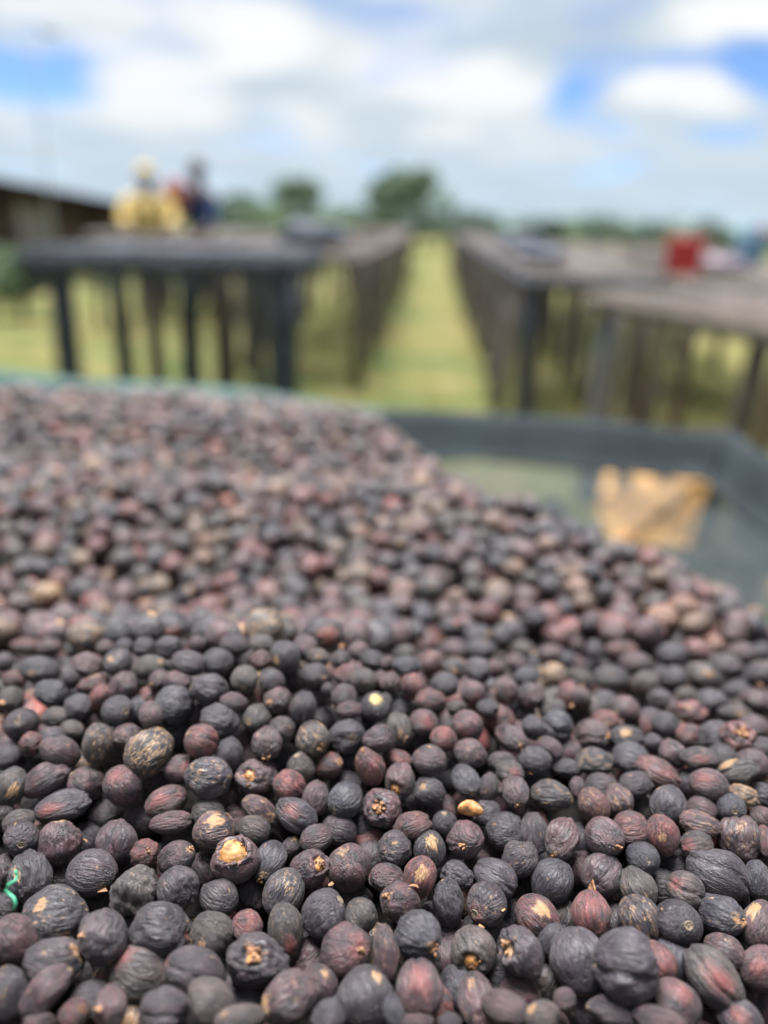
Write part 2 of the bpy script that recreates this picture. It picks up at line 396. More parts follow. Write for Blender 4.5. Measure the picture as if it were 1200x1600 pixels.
# grass blades near the beds
rs = np.random.default_rng(5)
nb = 16000; gy_ = 1.2 + 9 * rs.random(nb) ** 1.4; gx_ = (rs.random(nb) - .5) * (2.2 + gy_ * 1.3)
hh = rs.uniform(.02, .075, nb) * (1 + .8 * (vnoise(gx_ * 1.5, gy_ * 1.5, 0 * gx_, 3) > .1)); an = rs.uniform(0, 6.28, nb); lean = rs.uniform(-.04, .04, (nb, 2)); wd = rs.uniform(.002, .005, nb)
V = np.zeros((nb, 3, 3)); V[:, 0] = np.stack([gx_ - wd * np.cos(an), gy_ - wd * np.sin(an), 0 * gx_], -1); V[:, 1] = np.stack([gx_ + wd * np.cos(an), gy_ + wd * np.sin(an), 0 * gx_], -1)
V[:, 2] = np.stack([gx_ + lean[:, 0], gy_ + lean[:, 1], hh], -1)
me = bpy.data.meshes.new('grass'); me.from_pydata(V.reshape(-1, 3).tolist(), [], [(i * 3, i * 3 + 1, i * 3 + 2) for i in range(nb)])
M_GRASS = mat('grass_blade', (0.095, 0.115, 0.033), 0.7, 0.5, 1.3, 0, 0.2, col2=(0.16, 0.135, 0.06))
tag(link('grass', me, M_GRASS), 'short yellow-green grass between the drying beds', kind='stuff')

# ------------------------------------------------------------------ drying beds behind
M_POST = mat('weathered_post', (0.20, 0.175, 0.165), 0.85, 0.35, 14, 0.4, 0.2, stretch=(6, 6, 0.6))
M_POSTD = mat('dark_wrapped_post', (0.055, 0.062, 0.080), 0.8, 0.4, 20, 0.3, 0.2)
M_POSTB = mat('brown_post', (0.13, 0.105, 0.09), 0.85, 0.4, 14, 0.4, 0.2, stretch=(6, 6, 0.6))
M_POSTG = mat('pale_grey_post', (0.17, 0.17, 0.18), 0.8, 0.3, 14, 0.3, 0.2, stretch=(6, 6, 0.6))
M_NETD = mat('slate_shade_net', (0.055, 0.060, 0.078), 0.75, 0.3, 6, 0.2, 0.3)
M_NETL = mat('faded_shade_net', (0.125, 0.118, 0.115), 0.8, 0.25, 4, 0.2, 0.2)
M_LAYER = mat('thin_cherry_layer', (0.115, 0.092, 0.083), 0.8, 0.55, 30, 0.6, 0.3)
def holes(m, scale, cut):
    t = m.node_tree; b = t.nodes['Principled BSDF']; g = N(t, 'ShaderNodeTexCoord'); n_ = N(t, 'ShaderNodeTexNoise'); n_.inputs['Scale'].default_value = scale; n_.inputs['Detail'].default_value = 2
    L(t, g.outputs['Object'], n_.inputs['Vector']); L(t, mth(t, 'GREATER_THAN', n_.outputs[0], cut), b.inputs['Alpha'])
holes(M_LAYER, 70, 0.50); holes(M_NETL, 160, 0.53); holes(M_NETD, 160, 0.48)
def bed(name_label, corners, z, posts, net, layer, group, rail_m, thick=0.05, hang=0.05, spread_label=None):
    """corners: front left, front right, back right, back left; posts: (x, y, radius, material, lean)"""
    A, B, C_, D = [Vector((x, y, z)) for x, y in corners]
    root = empty('drying_bed', ((A + B + C_ + D) / 4).to_tuple()[:2] + (0,)); tag(root, name_label, 'drying bed', group)
    off = -root.location
    nu, nv = 14, 26
    mb = MB(); vs = []
    for j in range(nv + 1):
        for i in range(nu + 1):
            u, v = i / nu, j / nv
            p = (A * (1 - u) + B * u) * (1 - v) + (D * (1 - u) + C_ * u) * v
            sag = 0.035 * (1 - (2 * u - 1) ** 2) * (0.7 + .3 * math.sin(v * 40)) + .008 * random.uniform(-1, 1)
            if i in (0, nu) or j in (0, nv): sag = -0.012
            vs.append(p + Vector((0, 0, -sag)) + off)
    mb.add(vs, [(j * (nu + 1) + i, j * (nu + 1) + i + 1, (j + 1) * (nu + 1) + i + 1, (j + 1) * (nu + 1) + i) for j in range(nv) for i in range(nu)])
    mb.build('net', net, root, True)
    for p, q in ((A, B), (B, C_), (C_, D), (D, A)):
        m_ = MB(); segs = 8
        m_.tube([p.lerp(q, k / segs) + off + Vector((0, 0, -thick * .6 + random.uniform(-.008, .008))) for k in range(segs + 1)], thick / 2, 8, .05)
        m_.build('rail', rail_m, root, True)
        m_ = MB(); top = []; 
        for k in range(13):
            b0 = p.lerp(q, k / 12) + off; top += [b0 + Vector((0, 0, 0.008)), b0 + Vector((0, 0, -hang * random.uniform(.8, 1.3)))]
        outward = (q - p).cross(Vector((0, 0, 1))).normalized() * .033
        top = [v + outward for v in top]
        m_.add(top, [(2 * k, 2 * k + 2, 2 * k + 3, 2 * k + 1) for k in range(12)]); m_.build('net_hem', net, root)
    nj = max(2, int((D - A).length / 1.0))
    for k in range(1, nj):
        p = A.lerp(D, k / nj); q = B.lerp(C_, k / nj); m_ = MB(); m_.tube([p + off - Vector((0, 0, thick + .012)), q + off - Vector((0, 0, thick + .012))], 0.022, 8); m_.build('joist', rail_m, root, True)
    for x, y, r_, mm, ln in posts:
        m_ = MB(); b0 = Vector((x + ln, y, -0.02)) + off; t_ = Vector((x, y, z - thick - .004)) + off
        m_.tube([b0, b0.lerp(t_, .3) + Vector((random.uniform(-.01, .01), 0, 0)), b0.lerp(t_, .7) + Vector((random.uniform(-.01, .01), 0, 0)), t_], [r_ * 1.1, r_, r_ * .95, r_ * .9], 10, .06)
        m_.build('post', mm, root, True)
    if layer:
        vs = []; nu2, nv2 = 24, 60
        for j in range(nv2 + 1):
            for i in range(nu2 + 1):
                u, v = .07 + .86 * i / nu2, .03 + .94 * j / nv2
                p = (A * (1 - u) + B * u) * (1 - v) + (D * (1 - u) + C_ * u) * v
                e = 1 if (0 < i < nu2 and 0 < j < nv2) else 0
                vs.append(p + Vector((0, 0, -.028 * (1 - (2 * u - 1) ** 2) - .002 + e * random.uniform(.012, .028))))
        mb = MB(); mb.add(vs, [(j * (nu2 + 1) + i, j * (nu2 + 1) + i + 1, (j + 1) * (nu2 + 1) + i + 1, (j + 1) * (nu2 + 1) + i) for j in range(nv2) for i in range(nu2)])
        tag(mb.build('spread_coffee', layer, None, True), spread_label, kind='stuff')
    return root
GRP = 'raised drying beds beyond the heap'
zb = 0.895
A = at_z(38, 390, zb); B = at_z(452, 398, zb)
def onl(px, a, b, z):
    """point of the segment a-b that lies at picture column px"""
    best = min((abs(proj(a.lerp(b, k / 200))[0] - px), k) for k in range(201))[1]; return a.lerp(b, best / 200)
P75, P230, P440 = onl(82, A, B, zb), onl(230, A, B, zb), onl(440, A, B, zb)
bk = Vector((0.02, 0.95, 0))
posts = [(P75.x, P75.y + .04, .055, M_POSTD, 0), (P230.x, P230.y + .04, .040, M_POSTB, 0), (P440.x, P440.y + .04, .078, M_POSTD, 0)]
for px_, r_, m_ in ((60, .05, M_POSTD), (110, .045, M_POSTD), (300, .06, M_POSTD), (350, .05, M_POSTB), (405, .04, M_POSTD)):
    q = onl(px_ + (20 if px_ < 200 else -6), A + bk, B + bk, zb); posts.append((q.x, q.y - .04, r_, m_, 0))
bed('near left drying bed with a slate-grey net and thick dark wrapped posts', [(A.x, A.y), (B.x, B.y), (B.x + .02, B.y + .95), (A.x + .02, A.y + .95)], zb, posts, M_NETD, None, GRP, M_POSTD, 0.09, 0.15)
xa, y0 = -0.43, max(A.y, B.y) + 1.15
def row_posts(xs, y0, y1, r_, mm, step=0.5):
    o = []; y = y0 + .05
    while y < y1:
        for x in xs: o.append((x, y, r_ * random.uniform(.85, 1.15), mm if random.random() < .7 else M_POSTB, random.uniform(-.07, .07)))
        y += step; step *= 1.07
    return o
bed('long left drying bed with a faded grey net running along the grass aisle', [(-1.35, y0), (xa, y0), (xa + .02, 20), (-1.35, 20)], 0.865, row_posts((xa - .04, -1.30), y0, 19.9, .034, M_POST), M_NETL, M_LAYER, GRP, M_POST, 0.06, 0.06, 'thin grey-brown layer of coffee drying on the long left bed')
bed('long right drying bed with pinkish grey posts running along the grass aisle', [(.47, 3.75), (1.12, 3.75), (1.12, 20), (.47, 20)], 0.855, [(.51, 3.8, .05, M_POSTD, 0.03)] + row_posts((.51, 1.08), 4.3, 19.9, .034, M_POST, .42), M_NETL, M_LAYER, GRP, M_POSTD, 0.06, 0.06, 'thin pinkish brown layer of coffee drying on the long right bed')
P1, P2, Q1, Q2 = Vector((.64, 3.05, 0)), Vector((1.22, 1.72, 0)), Vector((1.70, 3.62, 0)), Vector((2.28, 2.29, 0))
f1 = P1.lerp(P2, .04); f2 = P1.lerp(P2, .56); g1 = P1.lerp(Q1, .24); g2 = P1.lerp(Q1, .44)
bed('nearest right drying bed, set at an angle, brown coffee on top', [tuple(P1)[:2], tuple(P2)[:2], tuple(Q2)[:2], tuple(Q1)[:2]], 0.84,
    [(f1.x + .05, f1.y, .05, M_POSTG, 0.01), (f2.x + .04, f2.y + .02, .036, M_POSTB, -.05), (P2.x + .04, P2.y + .05, .04, M_POSTB, 0), (g1.x, g1.y - .05, .036, M_POSTB, 0), (g2.x, g2.y - .05, .03, M_POSTB, 0), (Q1.x - .05, Q1.y - .05, .035, M_POSTB, 0), (Q2.x - .05, Q2.y + .03, .035, M_POSTB, 0)],
    M_NETL, M_LAYER, GRP, M_POSTB, 0.06, 0.06, 'brown layer of coffee drying on the nearest right bed')
bed('farther right drying bed behind the angled one, red bucket standing on it', [(1.22, 3.78), (2.5, 4.1), (2.5, 11), (1.3, 11)], 0.86, row_posts((1.30, 2.42), 4.1, 10.9, .035, M_POST, .7), M_NETL, M_LAYER, GRP, M_POST, 0.06, 0.06, 'thin brown layer of coffee drying on the farther right bed')
bed('far left drying bed outside the long one, near the shed', [(-3.1, 7.0), (-1.9, 7.0), (-1.9, 11), (-3.1, 11)], 0.86, row_posts((-3.04, -1.96), 7.05, 10.9, .035, M_POST, .9), M_NETL, None, GRP, M_POST, 0.06, 0.06)

# ------------------------------------------------------------------ things on and behind the beds
M_RED = mat('red_plastic', (0.60, 0.06, 0.08), 0.5, 0.1, 5, 0, 0.5)
M_STEEL = mat('dull_wire', (0.4, 0.4, 0.4), 0.4, 0.1, 30, 0, 0.5)
def lathe(prof, n=32):
    v = []; f = []
    for r_, z in prof:
        for k in range(n): v.append((r_ * math.cos(2 * math.pi * k / n), r_ * math.sin(2 * math.pi * k / n), z))
    for i in range(len(prof) - 1):
        for k in range(n): f.append((i * n + k, i * n + (k + 1) % n, (i + 1) * n + (k + 1) % n, (i + 1) * n + k))
    return v, f
q = at_z(1063, 432, 0.875)
if q.y < 3.95: q = Vector((q.x / q.y * 3.98, 3.98, q.z))
bk_ = empty('bucket', q); tag(bk_, 'red plastic bucket standing on the farther right drying bed', 'bucket')
MB().add(*lathe([(0.001, 0.004), (.072, 0), (.078, .004), (.092, .16), (.100, .16), (.100, .172), (.090, .172), (.086, .16), (.072, .012), (.001, .010)])).build('bucket_body', M_RED, bk_, True)
MB().tube([(.100 * math.cos(a), -.02 - .05 * math.sin(a), .165 + .07 * math.sin(a)) for a in [math.pi * k / 14 for k in range(15)]], .0025, 6).build('handle', M_STEEL, bk_, True)
def crumple(name, c, d, m, seed, label, cat):
    P, _ = cherry_arrays(36, 24, seed, 'c', None, [((.2, .1, 1), .25, .5)]); P = P * np.array(d)
    P[:, 2] = np.maximum(P[:, 2], -d[2] * .75)
    mb = MB(); mb.add(P.tolist(), topo(36, 24)); o = mb.build(name, m, None, True); o.location = (c[0], c[1], c[2] + d[2] * .75); tag(o, label, cat); return o
M_LILAC = mat('pale_lilac_sack', (0.20, 0.16, 0.20), 0.6, 0.2, 20, 0.3, 0.3)
crumple('sack', (q.x + .20, q.y + .02, .880), (.10, .07, .055), M_LILAC, 31, 'small pale lilac sack lying right beside the red bucket', 'sack')
M_TARP = mat('dark_folded_net', (0.05, 0.06, 0.085), 0.7, 0.4, 12, 0.3, 0.3)
crumple('net_bundle', (-.80, 5.4, .885), (.24, .17, .09), M_TARP, 33, 'dark slate folded net bundle on the near end of the long left bed', 'net bundle')
crumple('net_bundle', (-1.08, 7.2, .885), (.22, .2, .08), M_TARP, 34, 'smaller dark net bundle farther along the long left bed', 'net bundle')
crumple('net_bundle', (.72, 5.2, .87), (.16, .3, .05), M_TARP, 35, 'low dark net bundle on the near half of the long right bed', 'net bundle')
crumple('net_bundle', (.86, 7.6, .87), (.22, .3, .08), M_TARP, 36, 'dark net bundle near the far end of the long right bed', 'net bundle')
crumple('coffee_pile', (1.75, 5.6, .865), (.34, .6, .07), M_LAYER, 37, 'long low brown pile of coffee behind the red bucket', 'coffee pile')
crumple('coffee_pile', (-.72, 8.2, .87), (.24, .5, .07), M_LAYER, 38, 'low grey-brown pile of coffee at the far end of the long left bed', 'coffee pile')
M_BLUE = mat('light_blue_plastic', (0.14, 0.25, 0.38), 0.4, 0.1, 5, 0, 0.5)
qb = at_z(1166, 418, 0.885)
jc = empty('jerrycan', (qb.x, qb.y, .885), .3); tag(jc, 'light blue plastic jerrycan standing on the bed at the far right', 'jerrycan')
bm = bmesh.new(); bmesh.ops.create_cube(bm, size=1); bmesh.ops.scale(bm, vec=(.17, .11, .20), verts=bm.verts); bmesh.ops.translate(bm, vec=(0, 0, .105), verts=bm.verts); bmesh.ops.bevel(bm, geom=bm.edges[:], offset=.02, segments=3, affect='EDGES')
me = bpy.data.meshes.new('can_body'); bm.to_mesh(me); link('can_body', me, M_BLUE, jc)
MB().tube([(-.05, 0, .20), (-.045, 0, .235), (.03, 0, .235), (.035, 0, .20)], .010, 8).build('handle', M_BLUE, jc, True)
MB().add(*lathe([(.0, .232), (.018, .232), (.018, .205)], 14)).build('cap', M_RED, jc, True).location = (.062, 0, 0)

# shed on the left
M_ROOF = mat('dark_brown_roof', (0.035, 0.024, 0.022), 0.95, 0.4, 3, 0.2, 0.0)
M_PALE = mat('pale_grey_board', (0.30, 0.28, 0.275), 0.85, 0.2, 5, 0.2, 0.2)
M_BRN = mat('brown_board', (0.12, 0.08, 0.068), 0.85, 0.4, 5, 0.2, 0.2)
sa, sb = at_y(-90, 264, 13.5), at_y(215, 322, 17.5)
sh = empty('open_shed', (sa.x, sa.y, 0)); tag(sh, 'long low shed with a dark brown roof, standing behind the beds at far left', 'shed')
dx = Vector((sb.x - sa.x, sb.y - sa.y, 0)); ln = dx.length; ux = dx.normalized(); uy = Vector((-ux.y, ux.x, 0))
za, zc = sa.z, sb.z
nr = 16
for k in range(nr):                                       # roof sheets
    s0, s1 = k / nr, (k + .985) / nr
    z0, z1 = za + (zc - za) * s0, za + (zc - za) * s1; w_ = ((k % 2) * .006)
    v = [ux * ln * s0 + Vector((0, 0, z0 + w_)), ux * ln * s1 + Vector((0, 0, z1 + w_)), ux * ln * s1 + uy * 2.4 + Vector((0, 0, z1 - .20 + w_)), ux * ln * s0 + uy * 2.4 + Vector((0, 0, z0 - .20 + w_))]
    v = [p + Vector((0, 0, -.06)) - uy * .25 for p in v]; MB().add(v + [p + Vector((0, 0, .05)) for p in v], [(3, 2, 1, 0), (4, 5, 6, 7), (0, 1, 5, 4), (1, 2, 6, 5), (2, 3, 7, 6), (3, 0, 4, 7)]).build('roof_sheet', M_ROOF, sh)
MB().box(ux * ln * .5 + Vector((0, 0, (za + zc) / 2 - .20)) - uy * .20, (ln, .04, .22), Matrix.Rotation(0, 3, 'Z') @ Matrix((ux, uy, Vector((0, 0, 1)))).transposed() @ Matrix.Rotation(-math.atan2(zc - za, ln), 3, 'Y')).build('fascia', M_ROOF, sh)
for k in range(22):                                       # upright wall boards
    s0 = k / 22; c = ux * ln * (s0 + .5 / 22) + uy * (.12 + .004 * (k % 3)); hgt = za + (zc - za) * (s0 + .5 / 22) - .10
    mm = M_PALE if k in (7, 8, 9, 10) else (M_BRN if k % 5 else M_ROOF)
    rot = Matrix((ux, uy, Vector((0, 0, 1)))).transposed()
    MB().box(c + Vector((0, 0, hgt / 2)), (ln / 22 - .012, .025, hgt), rot).build('board', mm, sh)
for k in range(5):
    c = ux * ln * (k / 4) ; MB().tube([c + Vector((0, 0, -.02)), c + Vector((0, 0, za + (zc - za) * k / 4 - .1))], .05, 8).build('post', M_POSTB, sh, True)
# street lamp, thin, against the sky
M_LAMP = mat('grey_metal', (0.5, 0.53, 0.58), 0.5, 0.1, 5, 0, 0.4)
lp = at_y(78, 318, 15); ht = at_y(84, 62, 15).z
la = empty('lamp_post', (lp.x, lp.y, 0)); tag(la, 'thin grey lamp post rising into the sky at far left', 'lamp post')
MB().tube([(0, 0, -.05), (0, 0, ht * .5), (.0, 0, ht - .1), (.08, 0, ht + .05), (.22, 0, ht + .10)], [.026, .018, .014, .012, .011], 10).build('pole', M_LAMP, la, True)
MB().box((.36, 0, ht + .10), (.30, .12, .05)).build('lamp_head', M_LAMP, la)

# ------------------------------------------------------------------ trees and bushes
M_LEAF = [mat('leaves_mid', (0.105, 0.155, 0.085), 0.7, 0.6, 0.9, 0, 0.2, col2=(0.065, 0.10, 0.06)),
          mat('leaves_dark', (0.06, 0.085, 0.06), 0.7, 0.6, 0.9, 0, 0.2, col2=(0.025, 0.04, 0.03)),
          mat('leaves_pale', (0.15, 0.21, 0.11), 0.7, 0.6, 0.9, 0, 0.2, col2=(0.08, 0.12, 0.06)),
          mat('leaves_far_hazed', (0.15, 0.20, 0.155), 0.8, 0.5, 0.2, 0, 0.1, col2=(0.085, 0.12, 0.095))]  # far foliage greyed and paled: distance haze painted into the leaf colour
M_BARK = mat('bark', (0.10, 0.08, 0.06), 0.9, 0.4, 6, 0.4, 0.1)
def crown_mesh(seed, wx, wz, n, leaf, blobs=9):
    r_ = np.random.default_rng(seed)
    c = r_.normal(0, 1, (blobs, 3)); c /= np.linalg.norm(c, axis=1)[:, None]; c *= r_.uniform(.15, .62, blobs)[:, None]; c[0] = 0
    rad_ = r_.uniform(.32, .5, blobs); w = r_.integers(0, blobs, n)
    d_ = r_.normal(0, 1, (n, 3)); d_ /= np.linalg.norm(d_, axis=1)[:, None]
    p = c[w] + d_ * (rad_[w] * r_.uniform(.6, 1.06, n) ** .6)[:, None]
    p *= np.array([wx, wx, wz])
    a = r_.normal(0, 1, (n, 3)); a /= np.linalg.norm(a, axis=1)[:, None]; b_ = np.cross(a, r_.normal(0, 1, (n, 3))); b_ /= np.linalg.norm(b_, axis=1)[:, None]
    s_ = leaf * r_.uniform(.6, 1.3, n)[:, None]
    V = np.stack([p - a * s_, p + b_ * s_ * .55, p + a * s_, p - b_ * s_ * .55], 1)
    me = bpy.data.meshes.new('crown'); me.from_pydata(V.reshape(-1, 3).tolist(), [], [(4 * i, 4 * i + 1, 4 * i + 2, 4 * i + 3) for i in range(n)]); me.update(); return me
def tree(px, ytop, width_px, Y, mt, label, seed, trunk=.35, group=None, name='tree', cat='tree', n=2600, wide=1.0):
    top = at_y(px, ytop, Y); wx = width_px / FPX * Y / 2
    hgt = top.z; r0 = empty(name, (top.x, top.y, 0)); tag(r0, label, cat, group)
    wz = hgt * (1 - trunk) / 2; cz = hgt - wz
    me = crown_mesh(seed, wx * 1.22, wz * 1.12, n, max(wx, wz) * .085); c = link('crown', me, M_LEAF[mt], r0); c.location = (0, 0, cz)
    mb = MB(); rr = hgt * .022 + .01
    mb.tube([(0, 0, -.05), (.02 * hgt, 0, hgt * .25), (0, .01 * hgt, hgt * .5), (0, 0, hgt * .85)], [rr * 1.3, rr, rr * .75, rr * .25], 8, .06)
    rg_ = random.Random(seed)
    for k in range(5):
        a = rg_.uniform(0, 6.28); z0 = hgt * rg_.uniform(.25, .55); mb.tube([(0, 0, z0), (math.cos(a) * wx * .35, math.sin(a) * wx * .35, z0 + hgt * .14), (math.cos(a) * wx * .7, math.sin(a) * wx * .7, z0 + hgt * .22)], [rr * .6, rr * .35, rr * .12], 6)
    mb.build('trunk', M_BARK, r0, True); return r0
tree(648, 246, 116, 34, 0, 'tallest green tree, at the far end of the grass aisle', 1, .18)
tree(470, 274, 96, 38, 0, 'round green tree left of the tallest one, above the left bed', 2, .2)
tree(378, 302, 130, 36, 0, 'low spreading green tree just right of the person in navy', 3, .2)
tree(560, 322, 90, 44, 2, 'pale green low tree between the round tree and the tallest tree', 4, .2)
tree(520, 318, 60, 40, 0, 'small dark green tree right of the round tree', 5, .2)
tree(866, 334, 66, 15, 1, 'dark dense bush standing behind the long right bed', 6, .05, None, 'bush', 'bush')
tree(744, 338, 60, 24, 1, 'dark green bush right of the tallest tree', 7, .05, None, 'bush', 'bush')
tree(18, 372, 100, 7.5, 0, 'green bush at the left picture edge below the shed roof', 8, .05, None, 'bush', 'bush')
tree(-60, 350, 160, 8.5, 1, 'dark bush just outside the left edge', 9, .05, None, 'bush', 'bush')
NTH = ['first', 'second', 'third', 'fourth', 'fifth', 'sixth', 'seventh', 'eighth', 'ninth', 'tenth', 'eleventh', 'twelfth', 'thirteenth', 'fourteenth', 'fifteenth', 'sixteenth', 'seventeenth', 'eighteenth', 'nineteenth', 'twentieth', 'twenty-first', 'twenty-second', 'twenty-third', 'twenty-fourth', 'twenty-fifth', 'twenty-sixth', 'twenty-seventh', 'twenty-eighth', 'twenty-ninth', 'thirtieth']
rt = random.Random(4)
far = []
for i in range(30):
    px = 330 + i * 31 + rt.uniform(-10, 10); hz = 342 + (px - 655) * 0.042
    Y = rt.uniform(24, 40); far.append((px, hz - rt.uniform(8, 19), rt.uniform(50, 90), Y))
protos = {}
for i, (px, yt, wpx, Y) in enumerate(far):
    mt = 3 if i % 3 else 2
    top = at_y(px, yt, Y); wx = wpx / FPX * Y / 2; hgt = top.z
    if mt not in protos:
        o = tree(px, yt, wpx, Y, mt, '', 60 + mt, .12, n=1600); protos[mt] = (o, wx, hgt)
    else:
        po, pw, ph = protos[mt]; o = po.copy(); COL.objects.link(o); o.location = (top.x, top.y, 0); o.scale = (wx / pw, wx / pw, hgt / ph); o.rotation_euler.z = rt.uniform(0, 6)
        for ch in po.children:
            c = ch.copy(); COL.objects.link(c); c.parent = o
    tag(o, f'distant hazy green tree, {NTH[i]} from the left in the low tree line on the horizon', 'tree', 'trees of the low horizon line')


# ------------------------------------------------------------------ the two people
M_SKIN = mat('brown_skin', (0.11, 0.055, 0.035), 0.5, 0.15, 12, 0, 0.4)
M_HAIR = mat('black_hair', (0.012, 0.011, 0.012), 0.7, 0.2, 60, 0.3, 0.3)
M_YEL = mat('yellow_cloth', (0.52, 0.38, 0.15), 0.85, 0.15, 9, 0.3, 0.1)
M_NAVY = mat('navy_cloth', (0.030, 0.050, 0.11), 0.85, 0.25, 9, 0.3, 0.1)
M_RUST = mat('rust_red_cloth', (0.30, 0.09, 0.07), 0.85, 0.2, 9, 0.3, 0.1)
M_DARK = mat('dark_trousers', (0.04, 0.04, 0.05), 0.85, 0.25, 9, 0.3, 0.1)
M_EYE = mat('eye_white', (0.6, 0.6, 0.58), 0.3, 0.05, 5, 0, 0.5)
def skin_mesh(name, verts, edges, radii, m, parent, sub=2, root=0):
    me = bpy.data.meshes.new(name); me.from_pydata(verts, edges, []); o = bpy.data.objects.new(name, me); COL.objects.link(o)
    sk = o.modifiers.new('s', 'SKIN'); sb_ = o.modifiers.new('d', 'SUBSURF'); sb_.levels = sb_.render_levels = sub
    for i, r_ in enumerate(radii):
        v = me.skin_vertices[0].data[i]; v.radius = (r_, r_) if isinstance(r_, float) else r_; v.use_root = (i == root)
    dg = bpy.context.evaluated_depsgraph_get(); ne = bpy.data.meshes.new_from_object(o.evaluated_get(dg)); ne.name = name
    bpy.data.objects.remove(o); return link(name, ne, m, parent, True)
def person(loc, rz, h, shirt, sleeve, trousers, label, arms, fat=1.0):
    r0 = empty('person', loc, rz); s = h / 1.7; tag(r0, label, 'person')
    J = [(0, 0, .95), (0, .01, 1.12), (0, .0, 1.30), (0, -.01, 1.42), (0, -.015, 1.50), (0, -.03, 1.60),
         (.09, 0, .90), (.10, -.02, .50), (.11, .02, .09), (.12, -.11, .035), (-.09, 0, .90), (-.10, .03, .50), (-.11, .05, .09), (-.12, -.08, .035)]
    Rr = [.13, .115, .135, .10, .052, .088, .095, .058, .04, .032, .095, .058, .04, .032]
    E = [(0, 1), (1, 2), (2, 3), (3, 4), (4, 5), (0, 6), (6, 7), (7, 8), (8, 9), (0, 10), (10, 11), (11, 12), (12, 13)]
    hands = []
    for sx_, (el, wr) in zip((1, -1), arms):
        b0 = len(J); J += [(.19 * sx_, 0, 1.39), el, wr]; Rr += [.058, .042, .028]; E += [(2, b0), (b0, b0 + 1), (b0 + 1, b0 + 2)]
        d_ = (Vector(wr) - Vector(el)).normalized(); pm_ = Vector(wr) + d_ * .07; J.append(tuple(pm_)); Rr.append((.036, .018)); E.append((b0 + 2, b0 + 3)); hands.append((pm_, d_, sx_))
    body = skin_mesh('body', [tuple(c * s for c in j) for j in J], E, [(r_[0] * s, r_[1] * s) if isinstance(r_, tuple) else r_ * s for r_ in Rr], M_SKIN, r0)
    for pm_, d_, sx_ in hands:
        sd_ = d_.cross(Vector((0, 1, .2))).normalized(); nn_ = d_.cross(sd_)
        for k, (o_, l_) in enumerate(((-.026, .066), (-.009, .076), (.009, .070), (.025, .055), (.034, .05))):
            base = pm_ + sd_ * o_ * sx_ + d_ * (.012 if k < 4 else -.045); dirn = d_ if k < 4 else (d_ * .6 + sd_ * sx_ * .8).normalized()
            p1 = base + dirn * l_ * .55; p2 = p1 + (dirn * .8 + nn_ * .5).normalized() * l_ * .45
            skin_mesh('finger', [tuple(c * s) for c in (base - dirn * .02, base, p1, p2)], [(0, 1), (1, 2), (2, 3)], [.009 * s, .009 * s, .0085 * s, .007 * s], M_SKIN, body, 1)
    # shirt and trousers follow the body
    SJ = [(0, .0, .93), (0, .01, 1.12), (0, 0, 1.30), (0, -.008, 1.425)]; SR = [.20 * fat, .18 * fat, .18 * fat, .11]; SE = [(0, 1), (1, 2), (2, 3)]
    skin_mesh('shirt', [tuple(c * s for c in j) for j in SJ], SE, [r_ * s for r_ in SR], shirt, r0)
    for sx_, (el, wr) in zip((1, -1), arms):
        sh_ = Vector((.15 * sx_, 0, 1.385)); e_ = Vector(el); w_ = e_.lerp(Vector(wr), .75)
        skin_mesh('sleeve', [tuple(c * s) for c in (sh_, sh_.lerp(e_, .5), e_, w_)], [(0, 1), (1, 2), (2, 3)], [.10 * s * fat, .09 * s * fat, .075 * s * fat, .06 * s], sleeve if sx_ > 0 else shirt, r0)
    TJ = [(0, 0, .97), (.085, 0, .86), (.10, -.02, .50), (.11, .02, .12), (-.085, 0, .86), (-.10, .03, .50), (-.11, .05, .12)]
    skin_mesh('trousers', [tuple(c * s for c in j) for j in TJ], [(0, 1), (1, 2), (2, 3), (0, 4), (4, 5), (5, 6)], [.14 * s, .11 * s, .078 * s, .062 * s, .11 * s, .078 * s, .062 * s], trousers, r0)
    hd = Vector((0, -.03, 1.61)) * s
    P, _ = cherry_arrays(20, 14, 3, 's')
    mb = MB(); mb.add([hd + Vector((p[0] * .096 * s, .018 * s + p[1] * .104 * s, .035 * s + p[2] * .10 * s)) for p in P if True], topo(20, 14)); mb.build('head_scarf' if shirt == M_YEL else 'hair', M_YEL if shirt == M_YEL else M_HAIR, r0, True)
    mb = MB(); mb.add([hd + Vector((p[0] * .078 * s, -.03 * s + p[1] * .078 * s, -.02 * s + p[2] * .095 * s)) for p in P], topo(20, 14)); mb.build('face', M_SKIN, body, True)
    MB().tube([hd + Vector((0, -.098, .02)) * s, hd + Vector((0, -.125, -.022)) * s, hd + Vector((0, -.10, -.03)) * s], [.008 * s, .016 * s, .01 * s], 8).build('nose', M_SKIN, body, True)
    for sx_ in (1, -1):
        mb = MB(); mb.add([hd + Vector((sx_ * .03 + p[0] * .012, -.098 + p[1] * .008, .012 + p[2] * .008)) * 1 * s if False else hd + Vector(((sx_ * .03 + p[0] * .012) * s, (-.098 + p[1] * .008) * s, (.012 + p[2] * .008) * s)) for p in P], topo(20, 14)); mb.build('eye', M_EYE, body, True)
        mb = MB(); mb.add([hd + Vector(((sx_ * .088 + p[0] * .010) * s, (-.005 + p[1] * .018) * s, (-.01 + p[2] * .03) * s)) for p in P], topo(20, 14)); mb.build('ear', M_SKIN, body, True)
    MB().tube([hd + Vector((-.022, -.098, -.058)) * s, hd + Vector((0, -.108, -.060)) * s, hd + Vector((.022, -.098, -.058)) * s], [.004 * s, .008 * s, .004 * s], 8).build('mouth', M_RUST, body, True)
q = at_y(232, 330, 8.2)
